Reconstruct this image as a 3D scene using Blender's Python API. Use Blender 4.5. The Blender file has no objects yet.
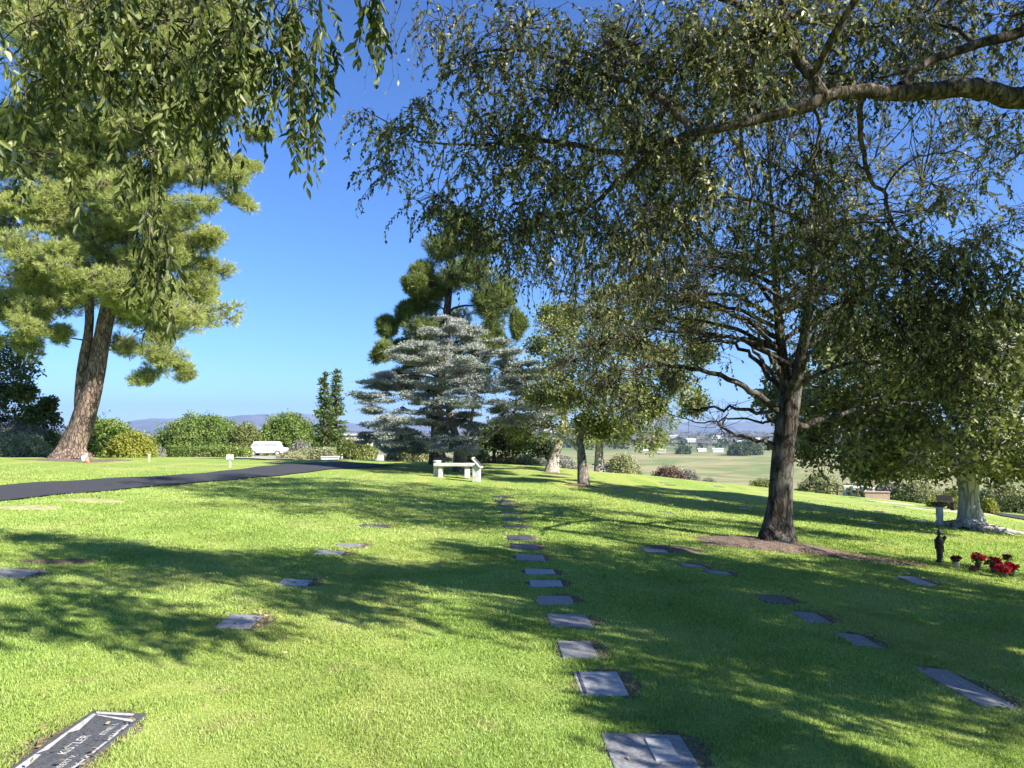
import bpy, bmesh, math, random
import numpy as np
from mathutils import Vector, Matrix

RNG = np.random.default_rng(11)
random.seed(5)
PI = math.pi
scene = bpy.context.scene
COL = scene.collection
F = 739.0
CAMZ = 1.65
PITCH = math.atan((428 - 384) / F)
CP, SP = math.cos(PITCH), math.sin(PITCH)
SUN_EL = math.radians(33.0)
LIGHT = np.array([-.855, .52]); LIGHT /= np.linalg.norm(LIGHT)     # horizontal way the light travels

# ---------------------------------------------------------------- helpers
def smooth(a, b, t):
    s = np.clip((t - a) / (b - a), 0, 1)
    return s * s * (3 - 2 * s)

def H(x, y):
    """ground height"""
    x = np.asarray(x, float); y = np.asarray(y, float)
    xp = np.maximum(x, 0)
    xq = 14 + 10 * np.tanh((xp - 14) / 10) * (xp > 14) + np.where(xp > 14, 0, xp - 14)
    side = np.where(x < 0, .64 * np.tanh(-x / 16), -(.03 * xq + .06 * xq * xq / (xq + 4)))
    left = .038 * (np.sqrt((y - 28) ** 2 + 4) + (y - 28)) / 2
    yc = 33 - .34 * xq
    d = np.maximum(y - yc, 0)
    drop = .18 * d * d / (d + 6)
    w = smooth(-14, -4, x - .10 * np.maximum(y - 40, 0))
    fall = left * (1 - w) + drop * w
    z = side - fall
    z = np.where(z < -27, -27 - 4 * np.tanh((-27 - z) / 4), z)
    bump = .012 * np.sin(x * 1.3 + 1.1 * np.sin(y * .7)) + .012 * np.sin(y * 1.1 + 1.7 * np.sin(x * .5 + 2)) + .008 * np.sin(2.9 * x + 2.3 * y)
    return z + bump * smooth(300, 60, np.abs(y))

def h(x, y): return float(H(x, y))

def ray(px, py):
    u, v = (px - 512) / F, (384 - py) / F
    return Vector((u, CP - v * SP, SP + v * CP))

def P(px, py, d):
    r = ray(px, py)
    return Vector((0, 0, CAMZ)) + r * d

def G(px, py):
    """ground point seen at a pixel"""
    r = ray(px, py); t = 1.5
    while t < 400:
        p = Vector((0, 0, CAMZ)) + r * t
        if p.z < h(p.x, p.y): break
        t *= 1.01
    a, b = t / 1.01, t
    for _ in range(20):
        m = (a + b) / 2; p = Vector((0, 0, CAMZ)) + r * m
        if p.z < h(p.x, p.y): b = m
        else: a = m
    p = Vector((0, 0, CAMZ)) + r * b
    return Vector((p.x, p.y, h(p.x, p.y)))

def GX(px, d):
    """ground point in the column px at distance d"""
    x = (px - 512) / F * d
    return Vector((x, d, h(x, d)))

def link(name, me, mat=None, parent=None, loc=None):
    o = bpy.data.objects.new(name, me); COL.objects.link(o)
    if mat is not None and me is not None: me.materials.append(mat)
    if parent is not None: o.parent = parent
    if loc is not None: o.location = loc
    return o

def tag(o, label=None, cat=None, group=None, kind=None):
    if label: o['label'] = label
    if cat: o['category'] = cat
    if group: o['group'] = group
    if kind: o['kind'] = kind
    return o

def empty(name, loc, label, cat, group=None, rz=0):
    o = bpy.data.objects.new(name, None); COL.objects.link(o)
    o.location = loc; o.rotation_euler = (0, 0, rz)
    o.empty_display_size = .2
    return tag(o, label, cat, group)

def np_mesh(name, verts, faces, smooth_=False):
    """verts (N,3); faces (M,k) all same k"""
    verts = np.asarray(verts, np.float32); faces = np.asarray(faces, np.int32)
    me = bpy.data.meshes.new(name)
    me.vertices.add(len(verts)); me.vertices.foreach_set('co', verts.ravel())
    k = faces.shape[1]
    me.loops.add(faces.size); me.loops.foreach_set('vertex_index', faces.ravel())
    me.polygons.add(len(faces))
    me.polygons.foreach_set('loop_start', np.arange(0, faces.size, k, dtype=np.int32))
    if smooth_: me.polygons.foreach_set('use_smooth', np.ones(len(faces), bool))
    me.update(calc_edges=True)
    return me

def norm(a): return a / np.maximum(np.linalg.norm(a, axis=-1, keepdims=True), 1e-9)

class Wood:
    """collects tapered tubes, builds one mesh"""
    def __init__(self): self.v = []; self.f = []; self.n = 0
    def tubes(self, pts, rad, sides=4):
        pts = np.asarray(pts, float); rad = np.asarray(rad, float)
        if pts.ndim == 2: pts = pts[None]; rad = rad[None]
        N, K, _ = pts.shape
        if N == 0: return
        t = np.gradient(pts, axis=1); t = norm(t)
        ref = np.where(np.abs(t[:, :1, 2:3]) > .8, np.array([1., 0, 0]), np.array([0, 0, 1.]))
        a = norm(np.cross(t, np.broadcast_to(ref, t.shape))); b = np.cross(t, a)
        ang = np.arange(sides) * 2 * PI / sides
        ring = (a[:, :, None, :] * np.cos(ang)[None, None, :, None] + b[:, :, None, :] * np.sin(ang)[None, None, :, None])
        v = pts[:, :, None, :] + ring * rad[:, :, None, None]
        self.v.append(v.reshape(-1, 3))
        n, k, s = np.meshgrid(np.arange(N), np.arange(K - 1), np.arange(sides), indexing='ij')
        base = self.n + (n * K + k) * sides
        s2 = (s + 1) % sides
        f = np.stack([base + s, base + s2, base + sides + s2, base + sides + s], -1).reshape(-1, 4)
        self.f.append(f); self.n += N * K * sides
    def build(self, name, mat, parent, origin):
        me = np_mesh(name, np.concatenate(self.v) - np.array(origin), np.concatenate(self.f), True)
        return link(name, me, mat, parent)

class Leaves:
    def __init__(self): self.v = []; self.f = []; self.n = 0
    def add(self, p, d, L, W, folded=False, nrm=None):
        """p base points, d directions, L, W arrays"""
        n = len(p)
        if n == 0: return
        d = norm(d)
        if nrm is None: nrm = RNG.normal(size=(n, 3))
        s = norm(np.cross(d, nrm)); up = np.cross(s, d)
        L = np.broadcast_to(np.asarray(L, float), (n,))[:, None]; W = np.broadcast_to(np.asarray(W, float), (n,))[:, None]
        if not folded:
            v = np.stack([p, p + d * L * .45 + s * W, p + d * L, p + d * L * .45 - s * W], 1)
            f = (np.arange(n)[:, None] * 4 + np.arange(4)) + self.n
            self.v.append(v.reshape(-1, 3)); self.f.append(f); self.n += 4 * n
        else:
            c = .35
            v = np.stack([p, p + d * L * .3 + s * W + up * W * c, p + d * L * .68 + s * W * .75 + up * W * c * .6, p + d * L - up * L * .12,
                          p + d * L * .68 - s * W * .75 + up * W * c * .6, p + d * L * .3 - s * W + up * W * c], 1)
            b = np.arange(n)[:, None] * 6 + self.n
            f = np.concatenate([b + np.array([[0, 1, 2, 3]]), b + np.array([[0, 3, 4, 5]])], 0)
            self.v.append(v.reshape(-1, 3)); self.f.append(f); self.n += 6 * n
    def build(self, name, mat, parent, origin):
        me = np_mesh(name, np.concatenate(self.v) - np.array(origin), np.concatenate(self.f))
        return link(name, me, mat, parent)

def curve(ctrl, n, rad=None):
    """Catmull-Rom through control points, n samples"""
    c = np.asarray([list(p) for p in ctrl], float)
    k = len(c)
    if k == 2:
        t = np.linspace(0, 1, n)[:, None]; out = c[0] * (1 - t) + c[1] * t
    else:
        e = np.vstack([2 * c[0] - c[1], c, 2 * c[-1] - c[-2]])
        u = np.linspace(0, k - 1 - 1e-6, n); i = u.astype(int); t = (u - i)[:, None]
        p0, p1, p2, p3 = e[i], e[i + 1], e[i + 2], e[i + 3]
        out = .5 * (2 * p1 + (p2 - p0) * t + (2 * p0 - 5 * p1 + 4 * p2 - p3) * t ** 2 + (3 * p1 - p0 - 3 * p2 + p3) * t ** 3)
    if rad is None: return out
    r = np.interp(np.linspace(0, 1, n), np.linspace(0, 1, len(rad)), rad)
    return out, r

def sphere_dirs(n): return norm(RNG.normal(size=(n, 3)))

# ---------------------------------------------------------------- materials
def new_mat(name):
    m = bpy.data.materials.new(name); m.use_nodes = True
    nt = m.node_tree; nt.nodes.clear()
    return m, nt, nt.nodes, nt.links

def N(nodes, typ, **kw):
    n = nodes.new(typ)
    for k, v in kw.items():
        if k in ('loc',): continue
        if hasattr(n, k): setattr(n, k, v)
        else: n.inputs[k.replace('_', ' ')].default_value = v
    return n

def ramp(nodes, stops):
    r = nodes.new('ShaderNodeValToRGB'); e = r.color_ramp.elements
    while len(e) < len(stops): e.new(.5)
    for i, (p, c) in enumerate(stops):
        e[i].position = p; e[i].color = (*c, 1) if len(c) == 3 else c
    return r

def leaf_mat(name, cols, trans=.35, rough=.5, spec=.3, scale=.6, tcol=(1.25, 1.35, .6), dry=None):
    m, nt, nodes, L = new_mat(name)
    out = nodes.new('ShaderNodeOutputMaterial')
    geo = nodes.new('ShaderNodeNewGeometry')
    noise = N(nodes, 'ShaderNodeTexNoise', Scale=scale, Detail=2.0)
    tc = nodes.new('ShaderNodeTexCoord'); L.new(tc.outputs['Object'], noise.inputs['Vector'])
    mix = nodes.new('ShaderNodeMath'); mix.operation = 'MULTIPLY_ADD'
    L.new(geo.outputs['Random Per Island'], mix.inputs[0]); mix.inputs[1].default_value = .6
    n2 = nodes.new('ShaderNodeMath'); n2.operation = 'MULTIPLY_ADD'
    L.new(noise.outputs['Fac'], n2.inputs[0]); n2.inputs[1].default_value = .9; n2.inputs[2].default_value = -.25
    L.new(n2.outputs[0], mix.inputs[2])
    k = len(cols)
    cr = ramp(nodes, [(i / (k - 1), c) for i, c in enumerate(cols)])
    L.new(mix.outputs[0], cr.inputs['Fac'])
    colr = cr.outputs['Color']
    if dry:
        for sc_, lo_, hi_, mpv, amt, dc in ((.45, .50, .72, (1, 1, 1), .5, dry), (1.0, .50, .68, (1.1, .12, 1), .4, (.36, .40, .12)), (3.2, .60, .75, (1, 1, 1), .6, (.42, .36, .18)), (.8, .52, .70, (.15, .9, 1), .4, (.14, .20, .03))):
            mp = nodes.new('ShaderNodeMapping'); mp.inputs['Scale'].default_value = mpv; mp.inputs['Rotation'].default_value = (0, 0, .06); L.new(tc.outputs['Object'], mp.inputs['Vector'])
            nn = N(nodes, 'ShaderNodeTexNoise', Scale=sc_, Detail=4.0, Distortion=.6); L.new(mp.outputs[0], nn.inputs['Vector'])
            mr = nodes.new('ShaderNodeMapRange'); mr.inputs['From Min'].default_value = lo_; mr.inputs['From Max'].default_value = hi_; mr.inputs['To Max'].default_value = amt; L.new(nn.outputs['Fac'], mr.inputs['Value'])
            mx = nodes.new('ShaderNodeMix'); mx.data_type = 'RGBA'; L.new(mr.outputs[0], mx.inputs['Factor']); L.new(colr, mx.inputs[6]); mx.inputs[7].default_value = (*dc, 1); colr = mx.outputs[2]
    pb = nodes.new('ShaderNodeBsdfPrincipled'); pb.inputs['Roughness'].default_value = rough
    pb.inputs['Specular IOR Level'].default_value = spec
    L.new(colr, pb.inputs['Base Color'])
    tr = nodes.new('ShaderNodeBsdfTranslucent')
    mc = nodes.new('ShaderNodeMix'); mc.data_type = 'RGBA'; mc.blend_type = 'MULTIPLY'; mc.inputs['Factor'].default_value = 1
    L.new(colr, mc.inputs[6]); mc.inputs[7].default_value = (*tcol, 1)
    L.new(mc.outputs[2], tr.inputs['Color'])
    ms = nodes.new('ShaderNodeMixShader'); ms.inputs[0].default_value = trans
    L.new(pb.outputs[0], ms.inputs[1]); L.new(tr.outputs[0], ms.inputs[2]); L.new(ms.outputs[0], out.inputs['Surface'])
    return m

def bark_mat(name, dark, mid, light, vs=14, stretch=.25, bump=.6, patches=None):
    m, nt, nodes, L = new_mat(name)
    out = nodes.new('ShaderNodeOutputMaterial'); pb = nodes.new('ShaderNodeBsdfPrincipled')
    pb.inputs['Roughness'].default_value = .95; pb.inputs['Specular IOR Level'].default_value = .1
    tc = nodes.new('ShaderNodeTexCoord'); mp = nodes.new('ShaderNodeMapping'); mp.inputs['Scale'].default_value = (1, 1, stretch)
    L.new(tc.outputs['Object'], mp.inputs['Vector'])
    no = N(nodes, 'ShaderNodeTexNoise', Scale=vs, Detail=6.0, Roughness=.65, Distortion=.6)
    vo = N(nodes, 'ShaderNodeTexVoronoi', Scale=vs * 1.1); vo.feature = 'DISTANCE_TO_EDGE'
    L.new(mp.outputs[0], no.inputs['Vector'])
    w = nodes.new('ShaderNodeMix'); w.data_type = 'RGBA'; w.inputs['Factor'].default_value = .12
    L.new(mp.outputs[0], w.inputs[6]); L.new(no.outputs['Color'], w.inputs[7]); L.new(w.outputs[2], vo.inputs['Vector'])
    cr = ramp(nodes, [(.3, dark), (.5, mid), (.7, light)]); L.new(no.outputs['Fac'], cr.inputs['Fac'])
    vr = nodes.new('ShaderNodeMapRange'); vr.inputs['From Max'].default_value = .12; L.new(vo.outputs['Distance'], vr.inputs['Value'])
    mm = nodes.new('ShaderNodeMix'); mm.data_type = 'RGBA'
    L.new(vr.outputs[0], mm.inputs['Factor']); mm.inputs[6].default_value = (*[c * .55 for c in dark], 1); L.new(cr.outputs['Color'], mm.inputs[7])
    colout = mm.outputs[2]
    if patches:
        n3 = N(nodes, 'ShaderNodeTexNoise', Scale=2.2, Detail=3.0); L.new(tc.outputs['Object'], n3.inputs['Vector'])
        r3 = nodes.new('ShaderNodeMapRange'); r3.inputs['From Min'].default_value = .5; r3.inputs['From Max'].default_value = .62
        L.new(n3.outputs['Fac'], r3.inputs['Value'])
        m3 = nodes.new('ShaderNodeMix'); m3.data_type = 'RGBA'; L.new(r3.outputs[0], m3.inputs['Factor']); L.new(colout, m3.inputs[6]); m3.inputs[7].default_value = (*patches, 1)
        colout = m3.outputs[2]
    L.new(colout, pb.inputs['Base Color'])
    ad = nodes.new('ShaderNodeMath'); ad.operation = 'MULTIPLY_ADD'; L.new(vr.outputs[0], ad.inputs[0]); ad.inputs[1].default_value = .7; L.new(no.outputs['Fac'], ad.inputs[2])
    bp = nodes.new('ShaderNodeBump'); bp.inputs['Strength'].default_value = bump; bp.inputs['Distance'].default_value = .03
    L.new(ad.outputs[0], bp.inputs['Height']); L.new(bp.outputs[0], pb.inputs['Normal'])
    L.new(pb.outputs[0], out.inputs['Surface'])
    return m

def plain_mat(name, a, b, scale=8, rough=.8, bump=.15, metal=0, detail=5, spec=.3, bdist=.01):
    m, nt, nodes, L = new_mat(name)
    out = nodes.new('ShaderNodeOutputMaterial'); pb = nodes.new('ShaderNodeBsdfPrincipled')
    pb.inputs['Roughness'].default_value = rough; pb.inputs['Metallic'].default_value = metal
    pb.inputs['Specular IOR Level'].default_value = spec
    tc = nodes.new('ShaderNodeTexCoord')
    no = N(nodes, 'ShaderNodeTexNoise', Scale=scale, Detail=float(detail), Roughness=.65); L.new(tc.outputs['Object'], no.inputs['Vector'])
    cr = ramp(nodes, [(.35, a), (.65, b)]); L.new(no.outputs['Fac'], cr.inputs['Fac'])
    L.new(cr.outputs['Color'], pb.inputs['Base Color'])
    bp = nodes.new('ShaderNodeBump'); bp.inputs['Strength'].default_value = bump; bp.inputs['Distance'].default_value = bdist
    L.new(no.outputs['Fac'], bp.inputs['Height']); L.new(bp.outputs[0], pb.inputs['Normal'])
    L.new(pb.outputs[0], out.inputs['Surface'])
    return m

M = {}
M['elm_leaf'] = leaf_mat('elm_leaf', [(.010, .014, .005), (.036, .046, .013), (.17, .175, .06), (.55, .50, .29)], trans=.22, spec=.28, rough=.45)  # darkest and cream stops spread wide to paint shaded and sunlit leaves
M['elm_leaf_left'] = leaf_mat('hanging_leaf', [(.012, .018, .005), (.036, .055, .012), (.12, .145, .035), (.42, .42, .20)], trans=.32, spec=.3, rough=.42)  # low stops darkened to put shade contrast into the leaf colour
M['feather_leaf'] = leaf_mat('feather_leaf', [(.016, .02, .007), (.055, .062, .02), (.17, .165, .06), (.42, .37, .17)], trans=.35)  # first stops lowered so the colour itself carries shade contrast
M['oak_leaf'] = leaf_mat('oak_leaf', [(.035, .05, .014), (.10, .125, .035), (.22, .24, .085), (.36, .35, .16)], trans=.18, spec=.3, rough=.45)
M['pine'] = leaf_mat('pine_needle', [(.10, .125, .03), (.25, .29, .08), (.41, .45, .15), (.56, .56, .27)], trans=.3)
M['dark_pine'] = leaf_mat('dark_pine_needle', [(.05, .08, .02), (.11, .15, .04), (.20, .24, .07), (.30, .32, .11)], trans=.25)
M['cedar'] = leaf_mat('silver_needle', [(.15, .17, .14), (.27, .295, .25), (.38, .40, .36), (.46, .475, .44)], trans=.15, tcol=(1, 1, .9))
M['olive'] = leaf_mat('olive_leaf', [(.06, .09, .02), (.14, .17, .045), (.25, .27, .09), (.38, .36, .14)], trans=.3)
M['dark_bush'] = leaf_mat('dark_bush_leaf', [(.02, .035, .01), (.05, .075, .02), (.10, .13, .04), (.18, .2, .08)], trans=.2)
M['green_bush'] = leaf_mat('green_bush_leaf', [(.05, .09, .02), (.11, .17, .035), (.20, .27, .06), (.3, .34, .1)], trans=.3)
M['yellow_bush'] = leaf_mat('yellow_bush_leaf', [(.10, .13, .02), (.2, .23, .035), (.33, .33, .06), (.42, .4, .1)], trans=.3)
M['grey_bush'] = leaf_mat('grey_bush_leaf', [(.12, .12, .10), (.2, .2, .16), (.3, .3, .25), (.42, .4, .34)], trans=.2, tcol=(1, 1, .9))
M['purple_bush'] = leaf_mat('purple_bush_leaf', [(.08, .045, .045), (.14, .085, .075), (.2, .14, .10), (.22, .2, .1)], trans=.2, tcol=(1, 1, .9))
M['pale_bush'] = leaf_mat('pale_bush_leaf', [(.16, .18, .08), (.26, .27, .14), (.36, .36, .21), (.45, .44, .28)], trans=.25)
M['far_conifer'] = leaf_mat('far_conifer_needle', [(.03, .06, .015), (.06, .1, .025), (.12, .17, .05), (.18, .22, .07)], trans=.2)
M['red_petal'] = leaf_mat('red_petal', [(.35, .01, .02), (.5, .02, .03), (.65, .04, .06), (.7, .1, .12)], trans=.2, tcol=(1, 1, 1))
M['dark_petal'] = leaf_mat('dark_petal', [(.05, .01, .01), (.10, .015, .015), (.16, .03, .03), (.2, .05, .04)], trans=.1, tcol=(1, 1, 1))
M['bark_dark'] = bark_mat('elm_bark', (.035, .028, .02), (.08, .066, .05), (.22, .18, .13), vs=16, stretch=.3)
M['bark_pine'] = bark_mat('pine_bark', (.085, .058, .045), (.21, .155, .12), (.36, .29, .235), vs=9, stretch=.28, bump=.9)
M['bark_pale'] = bark_mat('pale_bark', (.17, .145, .12), (.36, .32, .27), (.52, .47, .41), vs=12, stretch=.3, bump=.4)
M['bark_white'] = bark_mat('whitish_bark', (.36, .33, .29), (.50, .47, .42), (.64, .61, .56), vs=7, stretch=.18, bump=.3)
M['bark_grey'] = bark_mat('grey_bark', (.10, .085, .07), (.2, .175, .15), (.34, .30, .26), vs=16, stretch=.3)
M['bark_mid'] = bark_mat('centre_bark', (.03, .024, .018), (.075, .062, .05), (.17, .15, .12), vs=13, stretch=.22, bump=.9, patches=(.15, .14, .12))
M['stone'] = plain_mat('cast_stone', (.42, .40, .36), (.60, .58, .53), 9, .9)
M['white_stone'] = plain_mat('white_marble', (.50, .50, .49), (.66, .65, .63), 6, .7)
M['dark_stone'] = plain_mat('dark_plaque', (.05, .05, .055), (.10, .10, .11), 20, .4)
M['bronze'] = plain_mat('dark_bronze', (.015, .013, .012), (.05, .045, .035), 40, .45, metal=.5)
M['white_paint'] = plain_mat('white_paint', (.55, .55, .54), (.68, .68, .66), 5, .5)
M['red_paint'] = plain_mat('red_paint', (.6, .12, .08), (.7, .2, .12), 5, .6)
M['pink_paint'] = plain_mat('faded_pink_print', (.62, .35, .32), (.8, .6, .55), 40, .6)
M['dark_wood'] = plain_mat('dark_wood', (.04, .03, .02), (.09, .07, .05), 20, .8)
M['mulch'] = plain_mat('mulch', (.06, .04, .03), (.30, .22, .16), 45, .98, bump=.9, bdist=.03)
M['soil'] = plain_mat('soil_and_shade_rim', (.06, .045, .025), (.22, .17, .10), 60, .98, bump=.8, bdist=.02)
M['sand'] = plain_mat('pale_gravel', (.32, .29, .18), (.50, .46, .36), 10, .95, bump=.4)
M['dry'] = plain_mat('dry_turf', (.26, .25, .10), (.44, .40, .22), 14, .98, bump=.8, bdist=.03)
M['asphalt'] = plain_mat('asphalt', (.035, .035, .038), (.06, .06, .063), 25, .9, bump=.3)
M['kerb'] = plain_mat('worn_red_kerb', (.35, .2, .16), (.5, .33, .27), 4, .9)
M['brick'] = plain_mat('pink_brick', (.36, .24, .2), (.5, .36, .3), 14, .9)
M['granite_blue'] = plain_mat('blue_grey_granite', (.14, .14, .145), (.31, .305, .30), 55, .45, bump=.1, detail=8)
M['granite_pale'] = plain_mat('pale_granite', (.26, .265, .27), (.44, .44, .43), 60, .5, bump=.1, detail=8)
M['granite_dark'] = plain_mat('charcoal_granite', (.045, .045, .05), (.12, .12, .125), 90, .45, bump=.2, detail=8)
M['engrave'] = plain_mat('engraved_letters', (.30, .30, .29), (.52, .51, .49), 40, .8)

# lawn / terrain
def ground_material():
    m, nt, nodes, L = new_mat('lawn_and_valley')
    out = nodes.new('ShaderNodeOutputMaterial'); pb = nodes.new('ShaderNodeBsdfPrincipled')
    pb.inputs['Roughness'].default_value = .9; pb.inputs['Specular IOR Level'].default_value = .1
    tc = nodes.new('ShaderNodeTexCoord')
    sep = nodes.new('ShaderNodeSeparateXYZ'); L.new(tc.outputs['Object'], sep.inputs[0])
    def noise(s, d=4, dist=0, vec=None, r=.6):
        n = N(nodes, 'ShaderNodeTexNoise', Scale=s, Detail=float(d), Distortion=float(dist), Roughness=r)
        L.new(vec or tc.outputs['Object'], n.inputs['Vector']); return n
    def mixc(fac, a, b):
        x = nodes.new('ShaderNodeMix'); x.data_type = 'RGBA'
        for s, v in ((x.inputs['Factor'], fac), (x.inputs[6], a), (x.inputs[7], b)):
            if isinstance(v, tuple): s.default_value = (*v, 1)
            elif isinstance(v, (int, float)): s.default_value = v
            else: L.new(v, s)
        return x.outputs[2]
    def rng(val, a, b):
        r = nodes.new('ShaderNodeMapRange'); r.interpolation_type = 'SMOOTHSTEP'
        r.inputs['From Min'].default_value = a; r.inputs['From Max'].default_value = b; L.new(val, r.inputs['Value']); return r.outputs[0]
    fine = noise(28, 8, .4, r=.75)
    g = ramp(nodes, [(.25, (.11, .18, .03)), (.5, (.23, .33, .065)), (.78, (.38, .47, .13))]); L.new(fine.outputs['Fac'], g.inputs['Fac'])
    # mown strips following the plots
    mp = nodes.new('ShaderNodeMapping'); mp.inputs['Scale'].default_value = (.9, .09, 1); mp.inputs['Rotation'].default_value = (0, 0, .05)
    L.new(tc.outputs['Object'], mp.inputs['Vector'])
    strip = noise(1.0, 4, .5, mp.outputs[0])
    mp2 = nodes.new('ShaderNodeMapping'); mp2.inputs['Scale'].default_value = (.1, .6, 1); mp2.inputs['Rotation'].default_value = (0, 0, .1)
    L.new(tc.outputs['Object'], mp2.inputs['Vector'])
    strip2 = noise(1.4, 5, .5, mp2.outputs[0])
    c = mixc(rng(strip.outputs['Fac'], .42, .64), g.outputs['Color'], (.33, .38, .09))
    c = mixc(rng(strip2.outputs['Fac'], .5, .72), c, (.38, .39, .14))
    dry = noise(.5, 5, .8)
    c = mixc(rng(dry.outputs['Fac'], .62, .80), c, (.38, .33, .15))
    # valley: fields and scrub
    vf = noise(.0035, 5, 1.0)
    vg = ramp(nodes, [(.30, (.13, .10, .06)), (.42, (.20, .17, .10)), (.5, (.14, .22, .06)), (.62, (.19, .28, .08)), (.75, (.25, .23, .14))]); L.new(vf.outputs['Fac'], vg.inputs['Fac'])
    vn = noise(.018, 8, .8); v2 = mixc(rng(vn.outputs['Fac'], .5, .68), vg.outputs['Color'], (.10, .11, .05))
    # green meadow between 420 and 1100 m
    yb = rng(sep.outputs['Y'], 1000, 1120)
    meadow = mixc(rng(vn.outputs['Fac'], .38, .62), (.17, .215, .075), (.34, .29, .15))
    v2 = mixc(yb, meadow, v2)
    tn = noise(.012, 8, .3); town = mixc(rng(tn.outputs['Fac'], .52, .6), (.09, .085, .06), (.38, .34, .28))
    v2 = mixc(rng(sep.outputs['Y'], 1150, 1500), v2, town)
    scrub = mixc(rng(noise(.8, 6).outputs['Fac'], .4, .6), (.12, .12, .05), (.28, .25, .15))
    c2 = mixc(rng(sep.outputs['Y'], 200, 320), scrub, v2)
    # lawn ends behind the crest: height decides
    c = mixc(rng(sep.outputs['Y'], 37, 42), c, c2) if False else c
    wl = nodes.new('ShaderNodeMath'); wl.operation = 'MULTIPLY_ADD'; L.new(sep.outputs['X'], wl.inputs[0]); wl.inputs[1].default_value = .34; L.new(sep.outputs['Y'], wl.inputs[2])
    c = mixc(rng(wl.outputs[0], 44, 52), c, c2)
    L.new(c, pb.inputs['Base Color'])
    bn = nodes.new('ShaderNodeMath'); bn.operation = 'MULTIPLY_ADD'; L.new(noise(7, 6).outputs['Fac'], bn.inputs[0]); bn.inputs[1].default_value = 1.5; L.new(fine.outputs['Fac'], bn.inputs[2])
    bp = nodes.new('ShaderNodeBump'); bp.inputs['Strength'].default_value = .55; bp.inputs['Distance'].default_value = .04
    L.new(bn.outputs[0], bp.inputs['Height']); L.new(bp.outputs[0], pb.inputs['Normal'])
    L.new(pb.outputs[0], out.inputs['Surface'])
    return m
M['ground'] = ground_material()

# ---------------------------------------------------------------- ground
def grid_lines(lo, hi, near, step, growth):
    out = [0.0]; s = step; x = 0
    while x < hi:
        s = step if x < near else s * growth
        x += s; out.append(min(x, hi))
    neg = []; s = step; x = 0
    while x > lo:
        s = step if x > -near else s * growth
        x -= s; neg.append(max(x, lo))
    return np.array(sorted(set(neg + out)))
gx = grid_lines(-11000, 11000, 24, .4, 1.10)
gy = grid_lines(-60, 13000, 46, .4, 1.07)
X, Y = np.meshgrid(gx, gy)
Z = H(X, Y)
nv = np.stack([X, Y, Z], -1).reshape(-1, 3)
ny, nx = X.shape
i, j = np.meshgrid(np.arange(ny - 1), np.arange(nx - 1), indexing='ij')
b = (i * nx + j).ravel()
ground = link('lawn_ground', np_mesh('lawn_ground', nv, np.stack([b, b + 1, b + nx + 1, b + nx], 1), True), M['ground'])
tag(ground, kind='structure')

# mountains
def mountains(name, prof, dist, depth, mat, seed, wig=18):
    r = np.random.default_rng(seed)
    px = np.linspace(-500, 1500, 500)
    py = np.interp(px, [p[0] for p in prof], [p[1] for p in prof])
    x = (px - 512) / F * dist
    top = CAMZ + (428 - py) / F * dist
    rows = 26; vs = []
    ridge = sum(np.sin(px * f_ + r.uniform(0, 6)) * a for f_, a in ((.05, 1), (.11, .7), (.23, .5), (.4, .35)))
    for k in range(rows):
        t = k / (rows - 1)                       # 0 foot, .6 crest, 1 back
        hh = np.sin(min(t / .6, 1) * PI / 2) ** 1.3 if t < .6 else math.cos((t - .6) / .4 * PI / 2)
        z = -35 + (top + 35) * hh
        n = sum(np.sin(px * f_ * (1 + .3 * t) + 9 * t * s + r.uniform(0, 6)) for f_, s in ((.13, 1), (.31, -1), (.6, 1.4)))
        z = z + n * wig * .25 * min(t, 1 - t) * 2 * (0 if abs(t - .6) < .03 else 1)
        yy = dist - depth * .6 + depth * t + ridge * 60 * (1 - abs(t - .6))
        vs.append(np.stack([x * (yy / dist), yy, z], -1))
    v = np.concatenate(vs); n = len(px)
    i, j = np.meshgrid(np.arange(rows - 1), np.arange(n - 1), indexing='ij'); b = (i * n + j).ravel()
    return tag(link(name, np_mesh(name, v, np.stack([b, b + 1, b + n + 1, b + n], 1), True), mat), kind='structure')
M['mount'] = plain_mat('dry_hills', (.09, .10, .10), (.20, .20, .19), .003, 1, bump=0, detail=6)
mountains('far_hills', [(-500, 424), (-100, 424), (60, 426), (110, 426), (130, 421), (150, 419), (175, 418.5), (200, 419), (225, 417), (250, 415), (275, 414), (295, 412), (312, 415), (335, 420), (360, 425), (420, 425), (480, 422), (560, 424), (640, 421), (720, 423), (800, 420), (880, 423), (1000, 419), (1500, 424)], 9500, 2600, M['mount'], 3)

# ---------------------------------------------------------------- road
def ribbon(name, L_, R_, off, mat, n=60, cross=6, thick=0, label=None):
    a = curve(L_, n); b = curve(R_, n); vs = []
    for k in range(cross + 1):
        t = k / cross; p = a * (1 - t) + b * t
        z = H(p[:, 0], p[:, 1]) + off
        vs.append(np.stack([p[:, 0], p[:, 1], z], -1))
    v = np.concatenate(vs); i, j = np.meshgrid(np.arange(cross), np.arange(n - 1), indexing='ij'); b_ = (i * n + j).ravel()
    return link(name, np_mesh(name, v, np.stack([b_, b_ + 1, b_ + n + 1, b_ + n], 1), True), mat)
near_px = [(-330, 545), (-150, 518), (0, 502), (85, 493.5), (170, 486), (250, 478.5), (320, 471), (352, 468.5), (395, 466)]
far_px = [(-330, 515), (-150, 500), (0, 486.5), (85, 481), (170, 476), (228, 471), (267, 466.5), (306, 464), (350, 462.5)]
road = ribbon('road', [G(*p) for p in near_px], [G(*p) for p in far_px], .03, M['asphalt'], 120, 8)
tag(road, kind='structure')
kp = [G(*p) for p in [(262, 466.8), (285, 464.6), (306, 463.6), (335, 462.6), (350, 462.2)]]
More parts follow.
